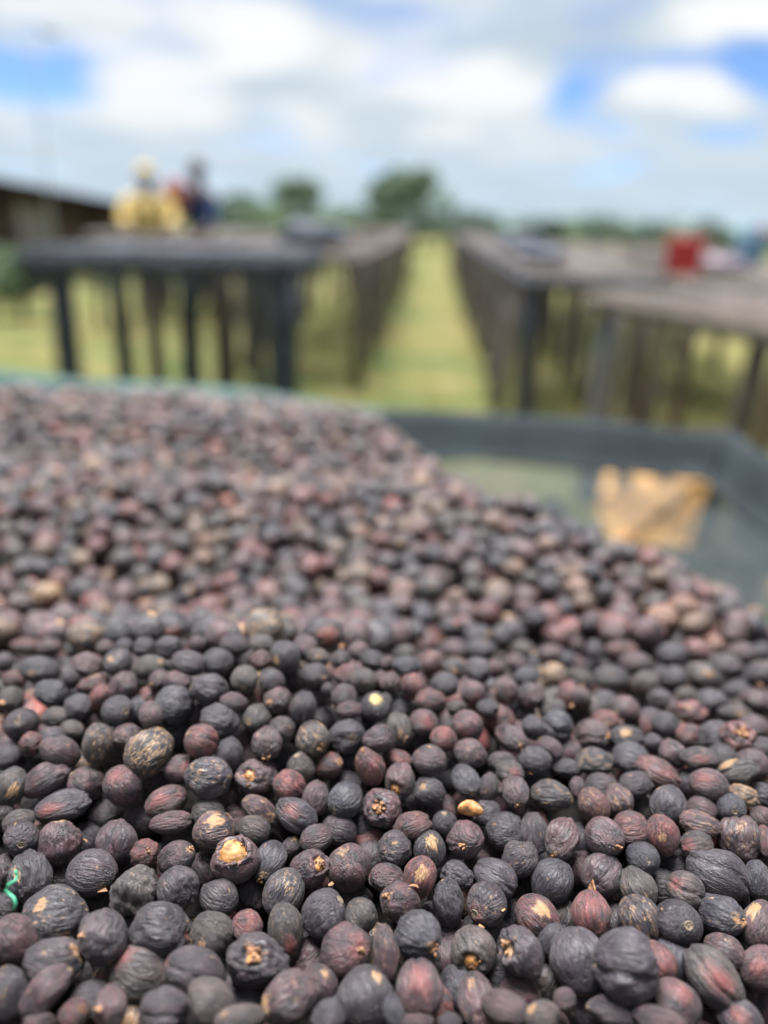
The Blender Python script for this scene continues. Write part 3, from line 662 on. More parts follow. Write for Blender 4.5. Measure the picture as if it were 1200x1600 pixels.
person((q.x, q.y, 0), R(20), 1.47, M_YEL, M_YEL, M_DARK, 'person in a loose yellow shirt and head cloth working behind the near left bed', [((.28, -.10, 1.14), (.22, -.32, 1.04)), ((-.29, -.10, 1.14), (-.24, -.32, 1.02))], 1.25)
q = at_y(312, 330, 8.6)
person((q.x, q.y, 0), R(-25), 1.55, M_NAVY, M_NAVY, M_DARK, 'person in navy clothes with a rust-red bag strap, right of the one in yellow', [((.29, -.06, 1.12), (.28, -.26, .98)), ((-.30, -.04, 1.12), (-.27, -.25, .98))])
qq = Vector((q.x - .16, q.y - .10, 0))
bg_ = crumple('shoulder_bag', (q.x - .20, q.y - .16, 1.06), (.12, .09, .20), M_RUST, 41, 'rust-red cloth bag hanging at the left side of the person in navy', 'bag')

# ------------------------------------------------------------------ the bed under the heap
def net_material(nm, col, opacity, rough=.6):
    m = bpy.data.materials.new(nm); m.use_nodes = True; t = m.node_tree; b = t.nodes['Principled BSDF']
    g = N(t, 'ShaderNodeTexCoord')
    n = N(t, 'ShaderNodeTexNoise'); n.inputs['Scale'].default_value = 9; n.inputs['Detail'].default_value = 5; L(t, g.outputs['Object'], n.inputs['Vector'])
    L(t, ramp(t, n.outputs[0], [(.3, tuple(c * .6 for c in col)), (.7, tuple(c * 1.25 for c in col))]), b.inputs['Base Color']); b.inputs['Roughness'].default_value = rough; b.inputs['Specular IOR Level'].default_value = 0.12
    sp = N(t, 'ShaderNodeSeparateXYZ'); L(t, g.outputs['Object'], sp.inputs[0])
    def strand(o):
        w_ = mth(t, 'ABSOLUTE', mth(t, 'SUBTRACT', mth(t, 'FRACT', mth(t, 'MULTIPLY', o, 420.0)), .5)); return mth(t, 'LESS_THAN', w_, opacity * .5)
    a = mth(t, 'MAXIMUM', strand(sp.outputs[0]), strand(sp.outputs[1]))
    L(t, a, b.inputs['Alpha']); return m
M_NETF = net_material('bed_floor_net', (0.030, 0.040, 0.043), 0.38)
M_NETW = net_material('dark_doubled_net', (0.014, 0.020, 0.023), 0.80, .75)
M_TEAL2 = mat('dull_teal_net', (0.010, 0.032, 0.032), 0.6, 0.35, 14, 0.3, 0.3)
M_TEAL = mat('teal_net_hem', (0.008, 0.050, 0.043), 0.6, 0.35, 14, 0.3, 0.3)
ZR = CZ - 0.24
rim_px = [(-300, 572), (-120, 580), (0, 586), (120, 592), (250, 602), (400, 616), (520, 631), (600, 643), (680, 650), (760, 646), (850, 655), (950, 664), (1050, 671), (1120, 676), (1150, 682)]
rim = [at_z(x, y, ZR) for x, y in rim_px]
cor = rim[-1]
side = [cor + Vector((.008, -.02, -.002)), Vector((cor.x + .014, .80, ZR - .004)), Vector((cor.x + .03, .6, ZR + .002)), Vector((cor.x + .04, .35, ZR)), Vector((cor.x + .05, .0, ZR)), Vector((cor.x + .05, -.25, ZR))]
lft = [Vector((rim[0].x, -.25, ZR)), Vector((rim[0].x, .4, ZR))]
full = lft + rim + side
ob = empty('drying_bed', (0, .4, 0)); tag(ob, 'drying bed in the foreground carrying the heap, grey net with a teal and dark hem', 'drying bed')
O = Vector((0, -.4, 0))
cen = Vector((0, .35, 0))
def inward(p, d):
    a = Vector((p.x, p.y, 0)); return p
loops = []
for i, p in enumerate(full):
    pr, nx = full[max(i - 1, 0)], full[min(i + 1, len(full) - 1)]
    tn = (nx - pr); tn.z = 0; tn.normalize(); inn = Vector((tn.y, -tn.x, 0))
    wv = .004 * math.sin(i * 2.1)
    loops.append([p - inn * .012 + Vector((0, 0, -.07)), p - inn * .014 + Vector((0, 0, -.006 + wv)), p + Vector((0, 0, .004 + wv)), p + inn * .014 + Vector((0, 0, -.004 + wv)), p + inn * .026 + Vector((0, 0, -.032)), p + inn * .050 + Vector((0, 0, FLOOR_Z - ZR + .004))])
def strip(name, idx, lo, hi, m):
    mb = MB(); vs = [v + O for i in idx for v in loops[i][lo:hi]]; c = hi - lo
    mb.add(vs, [(i * c + k, (i + 1) * c + k, (i + 1) * c + k + 1, i * c + k + 1) for i in range(len(idx) - 1) for k in range(c - 1)]); return mb.build(name, m, ob, True)
teal_to = 2 + 7
strip('net_hem', list(range(0, teal_to)), 0, 6, M_TEAL)
strip('net_hem', [teal_to - 1, teal_to], 0, 6, M_TEAL2)
strip('net_wall', list(range(teal_to, len(full))), 0, 6, M_NETW)
inner = [l[5] for l in loops]
# floor: fan of rings from the inner loop towards the middle, sagging a little
cm = Vector((0.0, .4, FLOOR_Z - .012)); rings = 8; vs = []; ni = len(inner)
for q in range(rings + 1):
    for p in inner:
        v = p.lerp(cm, q / rings); v.z += .006 * math.sin(v.x * 21) * math.sin(v.y * 17) * (1 if q else 0) - (0.004 if q == 0 else 0); vs.append(v + O)
mb = MB(); mb.add(vs, [(q * ni + i, q * ni + i + 1, (q + 1) * ni + i + 1, (q + 1) * ni + i) for q in range(rings) for i in range(ni - 1)])
mb.build('net_floor', M_NETF, ob, True)
MB().tube([p + Vector((0, 0, -.028)) + O for p in full[:teal_to + 1]], .016, 10, .08).build('rail', M_POSTB, ob, True)
MB().tube([p + Vector((0, 0, -.028)) + O for p in full[teal_to:]], .016, 10, .08).build('rail', M_POSTB, ob, True)
xl, xr = full[0].x, cor.x + .03
for y in (.0, .40, .76):
    MB().tube([Vector((xl, y, FLOOR_Z - .04)) + O, Vector((xr, y, FLOOR_Z - .04)) + O], .014, 8).build('joist', M_POSTB, ob, True)
MB().tube([Vector((.185, -.2, FLOOR_Z - .072)) + O, Vector((.19, .98, FLOOR_Z - .072)) + O], .018, 8).build('joist', M_POSTG, ob, True)
for x, y in ((cor.x + .01, .86), (cor.x + .05, .0), (-.25, 1.02), (xl, 1.2), (xl, 0)):
    MB().tube([Vector((x, y, -.03)) + O, Vector((x, y, ZR - .05)) + O], [.036, .03], 10, .05).build('post', M_POSTB, ob, True)

# dry straw lying on the ground, seen through the net
M_STRAW = mat('dry_straw', (0.66, 0.42, 0.14), 0.8, 0.35, 25, 0.5, 0.2, col2=(0.58, 0.27, 0.075))
def straw(pxs, seed, label):
    r_ = random.Random(seed); pl = [at_z(x, y, 0.012) for x, y in pxs]; c = sum(pl, Vector()) / len(pl)
    mb = MB(); n_ = 48; vs = [c + Vector((0, 0, .008))]
    outl = []
    for k in range(n_):
        f_ = k / n_ * len(pl); a, b_ = pl[int(f_) % len(pl)], pl[(int(f_) + 1) % len(pl)]; p = a.lerp(b_, f_ % 1); outl.append(c + (p - c) * r_.uniform(.97, 1.03))
    for rr in (.35, .7, .92, 1.0): vs += [c + (p - c) * rr + Vector((0, 0, (.006 * (1 - rr)) + r_.uniform(0, .004))) for p in outl]
    fs = [(0, 1 + k, 1 + (k + 1) % n_) for k in range(n_)] + [(1 + q * n_ + k, 1 + (q + 1) * n_ + k, 1 + (q + 1) * n_ + (k + 1) % n_, 1 + q * n_ + (k + 1) % n_) for q in range(3) for k in range(n_)]
    mb.add(vs, fs)
    for k in range(260):
        p = c + (r_.choice(outl) - c) * math.sqrt(r_.random()); a = r_.uniform(0, 6.28); l_ = r_.uniform(.03, .09); d_ = Vector((math.cos(a), math.sin(a), 0)) * l_; w_ = Vector((-math.sin(a), math.cos(a), 0)) * .003; z_ = Vector((0, 0, .014))
        mb.add([p - d_ - w_ + z_, p + d_ - w_ + z_ * .8, p + d_ + w_ + z_ * .8, p - d_ + w_ + z_], [(0, 1, 2, 3)])
    o = mb.build('straw', M_STRAW); tag(o, label, kind='stuff')
straw([(925, 716), (1010, 706), (1104, 722), (1112, 800), (1095, 885), (965, 885), (938, 800)], 1, 'patch of orange-tan dry straw on the ground, seen through the net')
straw([(1160, 850), (1200, 820), (1290, 830), (1300, 920), (1220, 930), (1165, 900)], 2, 'patch of yellow dry straw at the right edge, seen through the net')

TINTS = {'K': (0.021, 0.0145, 0.0185), 'B': (0.022, 0.0225, 0.032), 'P': (0.076, 0.032, 0.038), 'R': (0.138, 0.037, 0.033),
         'G': (0.050, 0.038, 0.032), 'T': (0.30, 0.18, 0.09)}

# cherries read off the photograph: tile, x, y, length, width, angle of long axis, colour, features (see parse below)
TILES = {1: (0, 1000), 2: (300, 1000), 3: (600, 1000), 4: (900, 1000), 5: (0, 1300), 6: (300, 1300), 7: (600, 1300), 8: (900, 1300)}
DATA = """
1 30 140 130 110 90 K
1 250 190 260 170 5 K t 200 205
1 440 240 140 120 90 K
1 90 250 150 110 20 R
1 70 370 160 150 0 G
1 325 335 220 160 15 B w
1 540 160 190 150 0 P
1 735 140 180 165 10 B t 690 120
1 590 280 200 130 -10 R t 580 215
1 480 50 160 120 0 K
1 170 40 200 100 0 R
1 310 50 150 120 0 P
1 780 40 120 100 0 B
1 900 50 150 130 0 K
1 1055 50 160 150 0 K
1 660 50 120 100 0 P
1 930 170 220 140 -20 G t 1010 125
1 1180 145 230 150 15 K r
1 1000 250 150 130 -30 P re 945 275
1 770 290 200 170 -60 P r
1 620 360 190 120 -55 R
1 735 445 200 190 0 K s 780 445
1 1085 410 230 225 0 B w
1 1110 260 200 130 10 P r
1 860 440 140 100 60 B rb
1 950 470 190 150 80 P
1 960 355 120 80 -30 R b
1 490 425 170 155 0 B w
1 350 480 170 120 -5 G
1 140 530 280 190 -10 K s 110 505
1 450 560 150 110 20 G
1 330 620 180 150 0 B
1 200 650 150 140 -30 R w
1 380 700 260 180 25 P r
1 520 590 160 140 60 R b
1 590 500 130 70 -10 R b
1 615 650 260 190 -85 G rv
1 790 600 200 140 5 P
1 930 700 320 265 -40 K rvv 970 620 LM the big tan-veined cherry
1 1100 600 160 150 0 K b
1 50 730 180 165 0 B
1 190 785 190 130 -15 B b
1 75 670 130 100 0 P wb
1 290 870 310 185 -30 P r
1 60 920 250 200 -60 G rT 80 940 LM the tan-streaked cherry by the left edge
1 540 900 225 200 40 P w
1 770 910 265 225 60 P R 720 850
1 740 735 130 120 0 P b
1 390 1040 350 185 -18 B r 300 1060
1 250 1020 200 140 -20 G b
1 980 920 170 140 -20 P wb
1 1040 1010 265 175 -25 R R 1000 990
1 1130 810 200 170 -10 P R 1180 790
1 30 1085 130 120 90 K
1 120 1140 200 150 -20 G
1 660 1090 200 130 -20 K b
1 1070 1140 265 140 -5 P r
1 900 1130 140 120 50 K b
5 130 40 230 200 0 K s 130 80
5 370 70 270 245 90 P w
5 545 50 200 140 60 B rb
5 730 70 280 245 90 P g
5 900 140 190 165 -60 R we 930 120 LM the small bright red cherry
5 1105 170 270 200 -40 P re 1185 110
5 190 285 310 235 80 K wt 115 260
5 30 240 200 130 90 K
5 580 260 310 265 10 K
5 400 300 160 150 0 G b
5 40 470 130 120 0 K b
5 350 530 390 325 0 K wt 250 470 LM the big wrinkled cherry with tan smear
5 850 370 290 275 80 G c
5 620 460 180 160 90 K b
5 960 290 100 90 0 R b
5 1110 350 260 245 60 K r
5 90 680 320 255 60 P
5 640 660 305 285 -60 K
5 1000 620 375 325 5 K w
5 340 820 370 280 10 K t 470 750
5 280 1000 350 200 -45 P w
5 50 1010 320 220 80 K
5 880 880 385 310 10 G R 760 780
5 690 1100 260 200 90 P
5 1030 1110 310 240 0 K gw
5 460 1140 200 170 0 R e 510 1110
5 570 1060 200 160 0 K b
5 250 1190 200 120 0 P
5 90 1170 110 90 0 P b
5 840 1165 130 60 -70 T b
5 1180 1030 160 120 80 G b
6 20 880 390 280 20 K r
2 30 30 120 100 90 P
2 160 140 200 175 10 K
2 265 30 200 120 0 K
2 430 30 180 130 0 G
2 580 110 225 195 80 B t 520 120
2 700 50 160 150 0 P
2 320 110 120 110 0 K b
2 430 130 135 125 0 R
2 330 245 175 165 90 G rs 320 295
2 500 260 190 145 50 K
2 620 240 160 130 90 K b
2 770 220 180 150 10 K t 830 240
2 790 110 150 110 20 G t 780 100
2 930 120 125 115 0 K
2 1040 70 140 120 0 P
2 1130 130 150 130 0 K
2 970 220 170 135 0 R
2 1070 260 180 150 90 G
2 1180 250 120 100 90 P
2 850 310 100 80 90 K
2 950 355 165 155 0 P
2 985 435 170 110 0 P
2 1140 420 190 170 -30 K Y 1150 365 LM the yellow-patched cherry
2 110 310 245 190 10 B w
2 260 390 180 120 10 P
2 370 390 110 75 10 R b
2 535 380 175 160 30 P rwe 480 385
2 695 430 225 155 -80 K rg
2 790 360 140 110 90 P b
2 170 510 245 195 10 K w
2 20 460 100 80 90 K b
2 410 490 215 170 -10 G st 350 510 LM the mottled ring-scarred cherry
2 560 560 170 150 50 K r
2 820 500 150 130 30 K rb
2 970 600 220 205 0 K wt 1000 610
2 1050 530 120 110 0 K b
2 1160 620 205 165 -20 P w
2 470 650 200 185 30 P rwe 470 730
2 750 620 230 205 0 G rve 800 670
2 60 630 215 205 30 R g
2 230 720 230 165 -85 B
2 300 625 150 130 0 P b
2 380 730 130 90 0 P b
2 570 740 180 130 30 K b
2 680 800 205 175 60 G rs 655 722
2 850 790 220 160 5 R e 920 760
2 1110 790 260 180 75 R e 1070 690
2 980 770 150 120 90 K b
2 100 860 285 235 10 B v
2 400 860 270 205 0 P wy 350 850 LM the cherry with a square orange window
2 610 910 210 185 30 R
2 770 990 215 160 -70 P r
2 960 900 170 120 20 K b
2 960 1000 235 205 60 B s 885 1070
2 1185 1045 240 205 30 P cy 1160 1050 LM the shrivelled cherry spilling orange pulp
2 430 1070 275 145 40 P rv
2 650 1090 285 195 35 B R 610 1070
2 200 980 220 150 80 P b
2 100 1080 205 180 10 G
2 270 1140 150 110 0 P b
2 390 1180 210 160 20 G
2 140 1190 265 225 -10 P vT 150 1130
2 920 1190 225 180 20 K
2 1090 1160 150 120 0 K b
2 460 990 90 70 0 G b
6 270 180 310 270 -20 P LM the split-open cherry
6 490 180 275 195 -80 B te 430 300
6 620 100 150 120 20 K we 640 40
6 780 40 210 165 -20 P
6 735 230 250 220 20 P wey 810 190
6 985 230 285 255 60 P se 940 120
6 1120 150 150 135 90 K b
6 1100 60 110 100 0 R b
6 170 410 250 215 40 K
6 360 390 230 205 90 K b
6 70 250 130 110 60 P rb
6 575 380 310 240 -60 K v
6 590 620 325 205 80 G R 620 720
6 770 390 260 170 -60 R b
6 825 510 285 260 -30 B s 930 420
6 1010 430 140 110 0 G b
6 1060 530 215 195 60 G
6 130 640 290 255 50 G t 50 690
6 340 590 200 175 20 R r
6 400 810 365 280 20 K cy 380 760 LM the torn cherry showing orange pulp
6 960 740 310 300 20 P Re 1050 730
6 740 790 220 170 -50 P b
6 610 1040 350 270 -30 P T 450 1090
6 800 960 260 220 60 P t 830 880
6 1090 1040 360 340 80 K t 1160 910
6 360 1030 200 170 -40 B b
6 270 1000 120 100 0 K b
6 110 1060 330 260 40 G r
6 300 1165 330 150 -10 G t 200 1140
6 850 1160 210 180 0 B
3 20 150 110 90 90 P
3 130 85 150 115 0 G
3 140 165 180 125 0 B
3 300 140 165 145 40 R
3 440 60 170 135 0 P
3 440 180 160 120 40 G t 440 190
3 600 60 210 130 0 K
3 590 190 170 150 0 B
3 700 180 130 110 90 P
3 860 60 150 110 0 G
3 1040 90 180 125 0 P
3 820 140 140 110 0 P
3 890 230 180 125 -20 B
3 1060 220 165 135 10 T LM the blurred tan cherry
3 1150 120 110 100 0 B
3 40 270 140 130 90 P
3 180 290 170 145 -60 R
3 380 280 180 150 0 K
3 290 380 195 140 10 R
3 555 330 165 145 60 P R 580 370
3 760 320 190 145 80 P t 680 330
3 920 350 180 160 -20 P
3 1160 350 180 160 60 R
3 80 420 110 80 0 K b
3 450 420 130 90 0 G
3 650 430 140 110 0 K
3 1050 430 180 130 -10 G
3 860 460 150 120 0 K b
3 10 390 120 80 90 G
3 90 560 235 160 75 G t 105 590
3 250 520 185 155 30 P R 270 510
3 370 620 175 160 20 R R 370 580 LM the glossy bright red cherry
3 520 540 200 175 50 P R 500 590
3 390 500 100 90 0 P b
3 700 500 220 110 5 R b
3 790 610 240 145 10 P e 860 665
3 930 550 160 130 70 B
3 1080 540 200 185 20 B g
3 540 710 205 185 20 P
3 285 750 215 195 10 P r
3 20 620 180 100 80 K w
3 210 640 160 110 60 K rb
3 390 850 200 165 80 B b
3 510 880 240 160 65 B s 555 960
3 90 750 190 120 20 R
3 100 880 235 180 -80 P rgy 65 950 LM the cherry with a pale bean tip
3 280 950 195 165 20 K wt 240 920
3 650 920 190 120 -70 K r
3 740 765 190 120 0 K w
3 785 830 190 145 10 G rR 820 830
3 940 750 215 165 10 B r
3 1040 690 180 140 50 P
3 820 950 210 165 60 P rwe 840 1030
3 1045 970 250 170 10 K rwv
3 950 890 140 110 0 K b
3 1140 800 170 110 10 K r
3 1150 710 140 100 90 P b
3 350 1060 210 165 0 P b
3 180 1165 240 160 -20 R w
3 380 1150 170 150 90 K s 375 1085
3 640 1080 190 160 -20 B
3 780 1040 150 130 90 P b
4 280 60 200 110 0 R
4 120 60 120 110 0 B
4 370 150 210 140 0 P
4 600 100 190 160 0 B
4 760 60 180 130 20 R
4 1040 80 190 120 0 P
4 1160 70 130 110 0 B
4 220 240 230 155 5 K
4 430 280 190 150 -70 G
4 610 240 170 150 0 K
4 800 230 225 165 30 G t 830 210
4 940 160 220 140 20 K
4 1160 220 180 160 60 K
4 1010 310 180 100 0 K
4 50 260 160 110 80 G
4 170 390 160 150 0 K b
4 310 430 190 150 30 P T 240 460
4 520 370 140 130 90 K
4 690 340 150 90 0 G t 640 350
4 850 390 205 165 15 B
4 1130 380 200 135 20 P
4 720 460 185 140 20 R ct 700 420
4 990 460 215 110 5 G t 1020 470
4 30 360 140 120 90 P
4 90 430 110 90 0 G b
4 570 540 195 155 50 K
4 380 550 150 110 20 R b
4 470 510 110 100 0 K b
4 190 500 180 110 20 R t 200 520
4 100 600 240 185 10 P rwe 200 600
4 320 610 215 135 0 K rT 310 580
4 480 640 120 105 60 B
4 1110 540 185 140 20 P
4 710 600 175 150 20 R
4 870 605 210 175 -10 K rw
4 1020 610 215 200 30 R cy 1050 575 LM the torn red cherry on the right
4 1160 670 165 120 0 K
4 115 765 230 165 0 K wv
4 340 745 240 195 20 B r
4 200 690 90 60 0 K b
4 490 710 90 60 0 R b
4 610 710 195 160 50 P
4 510 830 290 175 30 R g
4 770 740 235 135 5 K R 780 750
4 920 740 130 115 0 K b
4 1110 780 205 180 40 P
4 1000 830 275 165 -15 G gT 940 770
4 720 900 180 155 90 K b
4 830 900 245 175 15 P rR 800 870
4 1050 970 190 110 20 T cH LM the brown husk scrap
4 1160 970 155 140 0 B
4 160 910 205 145 10 K
4 370 910 215 165 -10 K w
4 10 920 140 90 90 P
4 110 1040 235 185 70 R v
4 265 1010 205 165 70 P wv
4 580 1030 245 205 -75 B
4 410 1060 150 120 0 G rvb
4 785 1060 185 170 20 P
4 970 1050 195 170 -10 B s 990 1070
4 1170 1120 160 145 40 P
4 770 1150 255 150 15 P v
8 175 35 255 220 50 P re 260 90
8 345 -15 230 215 0 R r
8 540 15 250 195 80 R rt 545 35
8 420 165 215 190 20 B s 455 180
8 750 85 205 160 -10 G wR 690 90
8 870 40 110 90 80 R b
8 1025 40 285 245 90 P wgv
8 165 260 285 230 -55 P r
8 40 240 170 130 80 P wb
8 30 60 200 100 80 B b
8 620 220 170 130 0 K b
8 890 260 395 280 30 K g LM the long slate-black grooved cherry
8 1140 300 240 160 80 B
8 1185 60 200 100 80 R
8 380 350 270 235 60 G
8 540 340 160 150 0 K tb 560 290
8 680 360 230 215 30 G gR 620 320
8 95 520 280 235 85 R rR 90 470 LM the red cherry with a peeling tip
8 400 540 290 240 60 K rgv
8 640 570 290 265 40 K s 700 585
8 900 520 325 230 25 B we 1030 560
8 1150 580 305 220 -75 P T 1110 480
8 250 560 140 110 90 K b
8 15 805 390 330 80 B
8 315 835 420 390 10 B gw LM the biggest slate-black cherry
8 500 830 250 180 70 R b
8 600 800 250 190 80 B b
8 860 915 410 285 50 G gR 900 930 LM the biggest smooth pale-brown cherry
8 930 750 245 200 30 P
8 1150 850 290 215 -60 P R 1150 840
8 620 1070 310 260 40 P R 660 1000
8 250 1120 340 180 10 K
8 1020 1160 280 220 30 B R 1020 1160
8 520 1175 350 150 15 P
8 1080 1020 180 120 70 P b
8 60 1080 180 130 80 K b
8 1180 1090 200 100 80 P b
7 65 105 210 195 0 K w
7 285 110 235 195 80 K T 300 60 LM the black cherry with an oval tan spot
7 130 40 110 100 0 P b
7 510 45 290 215 90 P rwe 490 90
7 755 0 240 225 0 K
7 940 10 250 165 85 K
7 1110 40 280 205 90 P ge 1060 150
7 650 140 150 110 0 P b
7 850 170 245 205 -40 K w
7 590 220 120 110 0 P b
7 20 290 230 175 10 P w
7 220 290 290 195 -70 R rT 230 250 LM the red cherry with an orange blaze
7 460 270 205 150 20 B c
7 700 290 295 225 35 B g
7 400 440 280 190 80 K w
7 640 450 270 240 -10 K sR 565 510
7 1050 310 305 250 -60 B
7 980 210 120 100 0 K b
7 880 360 110 90 80 K b
7 955 530 285 235 45 R rT 985 480 LM the red cherry with a tan strip
7 810 530 150 120 80 K b
7 1100 540 160 130 80 G b
7 95 445 285 215 -5 P rwe 20 400
7 210 650 300 265 20 B e 300 720
7 310 570 220 180 60 B b
7 10 760 330 160 85 P r
7 560 740 290 270 60 G gy 545 830
7 410 650 120 100 0 P b
7 390 790 150 120 80 P b
7 860 750 320 245 60 K wT 750 720 LM the husk with a jagged tan side
7 1060 680 230 190 -50 B
7 1000 930 270 230 -60 G b
7 220 980 340 275 85 P gR 220 910
7 480 990 310 260 60 B b
7 580 1060 330 220 80 P t 530 910
7 850 1010 270 170 20 P b
7 760 1110 310 200 20 P
7 740 900 220 150 10 K b
7 60 1120 200 120 70 B
7 1130 1050 150 130 0 P
7 990 1150 230 160 -10 G T 920 1110
7 200 1190 230 110 0 P
7 410 1190 160 100 0 K
7 230 820 190 90 0 K b
7 30 960 100 80 90 K b
"""
H = []
for ln in DATA.strip().split('\n'):
    lm = None
    if ' LM ' in ln: ln, lm = ln.split(' LM ')
    p = ln.split(); ti = TILES[int(p[0])]
    d = dict(x=ti[0] + float(p[1]) / 4, y=ti[1] + float(p[2]) / 4, L=float(p[3]) / 4, W=float(p[4]) / 4, a=R(float(p[5])), c=p[6], f='', lm=lm, sp=None)
    if len(p) > 7: d['f'] = p[7]
    if len(p) > 9: d['sp'] = (ti[0] + float(p[8]) / 4, ti[1] + float(p[9]) / 4)
    H.append(d)
    if lm and not d['f'] and 'split' not in lm: pass
for d in H:
    if d['f'] == 'r' and d['sp']: d['f'] = 'R'
    t = hit(d['x'], d['y'], 0.0)
    d['t'] = t - 0.12 * d['W'] / FPX * t + (0.009 if 'b' in d['f'] else 0) + random.Random(d['x'] * 7 + d['y']).uniform(-.0015, .0025)
    d['ord'] = d['y'] + (-55 if 'b' in d['f'] else 0) + 0.15 * (d['L'])
# settle neighbours in front of and behind each other along the line of sight
n = len(H)
pairs = []
for i in range(n):
    for j in range(i + 1, n):
        a, b = H[i], H[j]
        dx, dy = b['x'] - a['x'], b['y'] - a['y']; dist = math.hypot(dx, dy)
        if dist > (a['L'] + b['L']) / 2: continue
        th = math.atan2(dy, dx); rr = 0
        for q in (a, b):
            k = th - q['a']; A, B = q['L'] / 2, q['W'] / 2
            rr += A * B / math.sqrt((B * math.cos(k)) ** 2 + (A * math.sin(k)) ** 2)
        if dist < rr * 0.97:
            need = 0.92 * math.sqrt(max(0, (rr) ** 2 - dist ** 2)) if dist < rr else 0
            fr, bk = (i, j) if a['ord'] > b['ord'] else (j, i)
            pairs.append((fr, bk, need / FPX))
t0 = [d['t'] for d in H]
for it in range(60):
    for fr, bk, need in pairs:
        nd = need * (H[fr]['t'] + H[bk]['t']) / 2 * 0.95
        gap = H[bk]['t'] - H[fr]['t']
        if gap < nd:
            s = (nd - gap) * 0.25; H[fr]['t'] -= s; H[bk]['t'] += s
    for k, d in enumerate(H):
        d['t'] += (t0[k] - d['t']) * 0.02
        d['t'] = min(max(d['t'], t0[k] - 0.014), t0[k] + 0.020)
for d in H:
    d['pos'] = Vector((0, 0, CZ)) + ray(d['x'], d['y']) * d['t']
    d['area'] = d['L'] * d['W'] * (0.35 if 'b' in d['f'] else 1) * (1 if 0 < d['x'] < 1200 and d['y'] < 1590 else .5)
order = sorted(range(n), key=lambda k: (H[k]['lm'] is None, -H[k]['area']))
hero_ids = set(order[:296])

def basis(d, rnd):
    """rotation whose z axis is the cherry's long axis"""
    ax = CAMR @ Vector((math.cos(d['a']), -math.sin(d['a']), 0))
    r = ray(d['x'], d['y']).normalized()
    ax = (ax - r * ax.dot(r)).normalized()
    tilt = rnd.uniform(-0.35, 0.35)
    if 's' in d['f'] or ('e' in d['f'] and d['sp']):      # the end with the scar is turned to us
        sx_, sy_ = d['sp']; vx, vy = (sx_ - d['x']), (sy_ - d['y'])
        rad = min(0.92, math.hypot(vx, vy) / (d['L'] / 2))
        v2 = (CAMR @ Vector((vx, -vy, 0))); v2 = (v2 - r * v2.dot(r)).normalized()
        ax = (v2 * rad - r * math.sqrt(1 - rad * rad)).normalized(); tilt = 0
    ax = (ax * math.cos(tilt) - r * math.sin(tilt)).normalized()
    xx = ax.cross(r).normalized(); yy = ax.cross(xx)
    M = Matrix((xx, yy, ax)).transposed()
    return M @ Matrix.Rotation(rnd.uniform(0, 6.28), 3, 'Z'), r

SHAPE = {'K': 'rssw', 'B': 'ssrw', 'P': 'rrsw', 'R': 'rrss', 'G': 'rsrs', 'T': 'rw'}
SPOT = {'t': ((0.21, 0.12, 0.062), 0.22, 0.75), 'T': ((0.25, 0.145, 0.07), 0.40, 0.7), 'R': ((0.125, 0.036, 0.034), 0.62, 0.1), 'Y': ((0.42, 0.31, 0.11), 0.5, 0.7),
        'y': ((0.26, 0.11, 0.045), 0.34, 0.6), 'e': ((0.22, 0.12, 0.06), 0.26, 0.4), 's': ((0.13, 0.10, 0.075), 0.16, 0.6)}
def lumps(seed, cnt, spread, size, m, name, parent, M, flat=1.0):
    rs = random.Random(seed); mb = MB()
    for k in range(cnt):
        c = Vector((rs.gauss(0, spread), rs.gauss(0, spread), rs.uniform(-.2, .5) * size)); s = size * rs.uniform(.5, 1.1)
        P, _ = cherry_arrays(10, 6, seed * 7 + k, 'c'); P = P * 1.0
        rot = Matrix.Rotation(rs.uniform(0, 6), 3, Vector((rs.gauss(0, 1), rs.gauss(0, 1), rs.gauss(0, 1))))
        mb.add([c + rot @ Vector((q[0] * s * .7, q[1] * s * rs.uniform(.45, .6), q[2] * s * 1.2)) for q in P], topo(10, 6))
    o = mb.build(name, m, parent, True); o.matrix_local = M
    return o
def ring(name, r, m, parent, M, seed=0):
    """corky ring with a raised navel"""
    prof = [(0.0, 0.05), (.16, .10), (.24, -.02), (.42, -.10), (.62, -.02), (.78, .16), (.92, .14), (1.06, -.05)]
    rs = random.Random(seed); nn = 18; v = []; f = []
    wob = [1 + rs.uniform(-.09, .09) for _ in range(nn)]
    for (a, h) in prof:
        for k in range(nn):
            q = 2 * math.pi * k / nn; v.append((a * r * wob[k] * math.cos(q), a * r * wob[k] * math.sin(q), h * r))
    for i in range(len(prof) - 1):
        for k in range(nn): f.append((i * nn + k, i * nn + (k + 1) % nn, (i + 1) * nn + (k + 1) % nn, (i + 1) * nn + k))
    me = bpy.data.meshes.new(name); me.from_pydata(v, [], f); o = link(name, me, m, parent, True); o.matrix_local = M
    return o
def face_matrix(p, nrm):
    q = nrm.to_track_quat('Z', 'Y'); return Matrix.Translation(p) @ q.to_matrix().to_4x4()

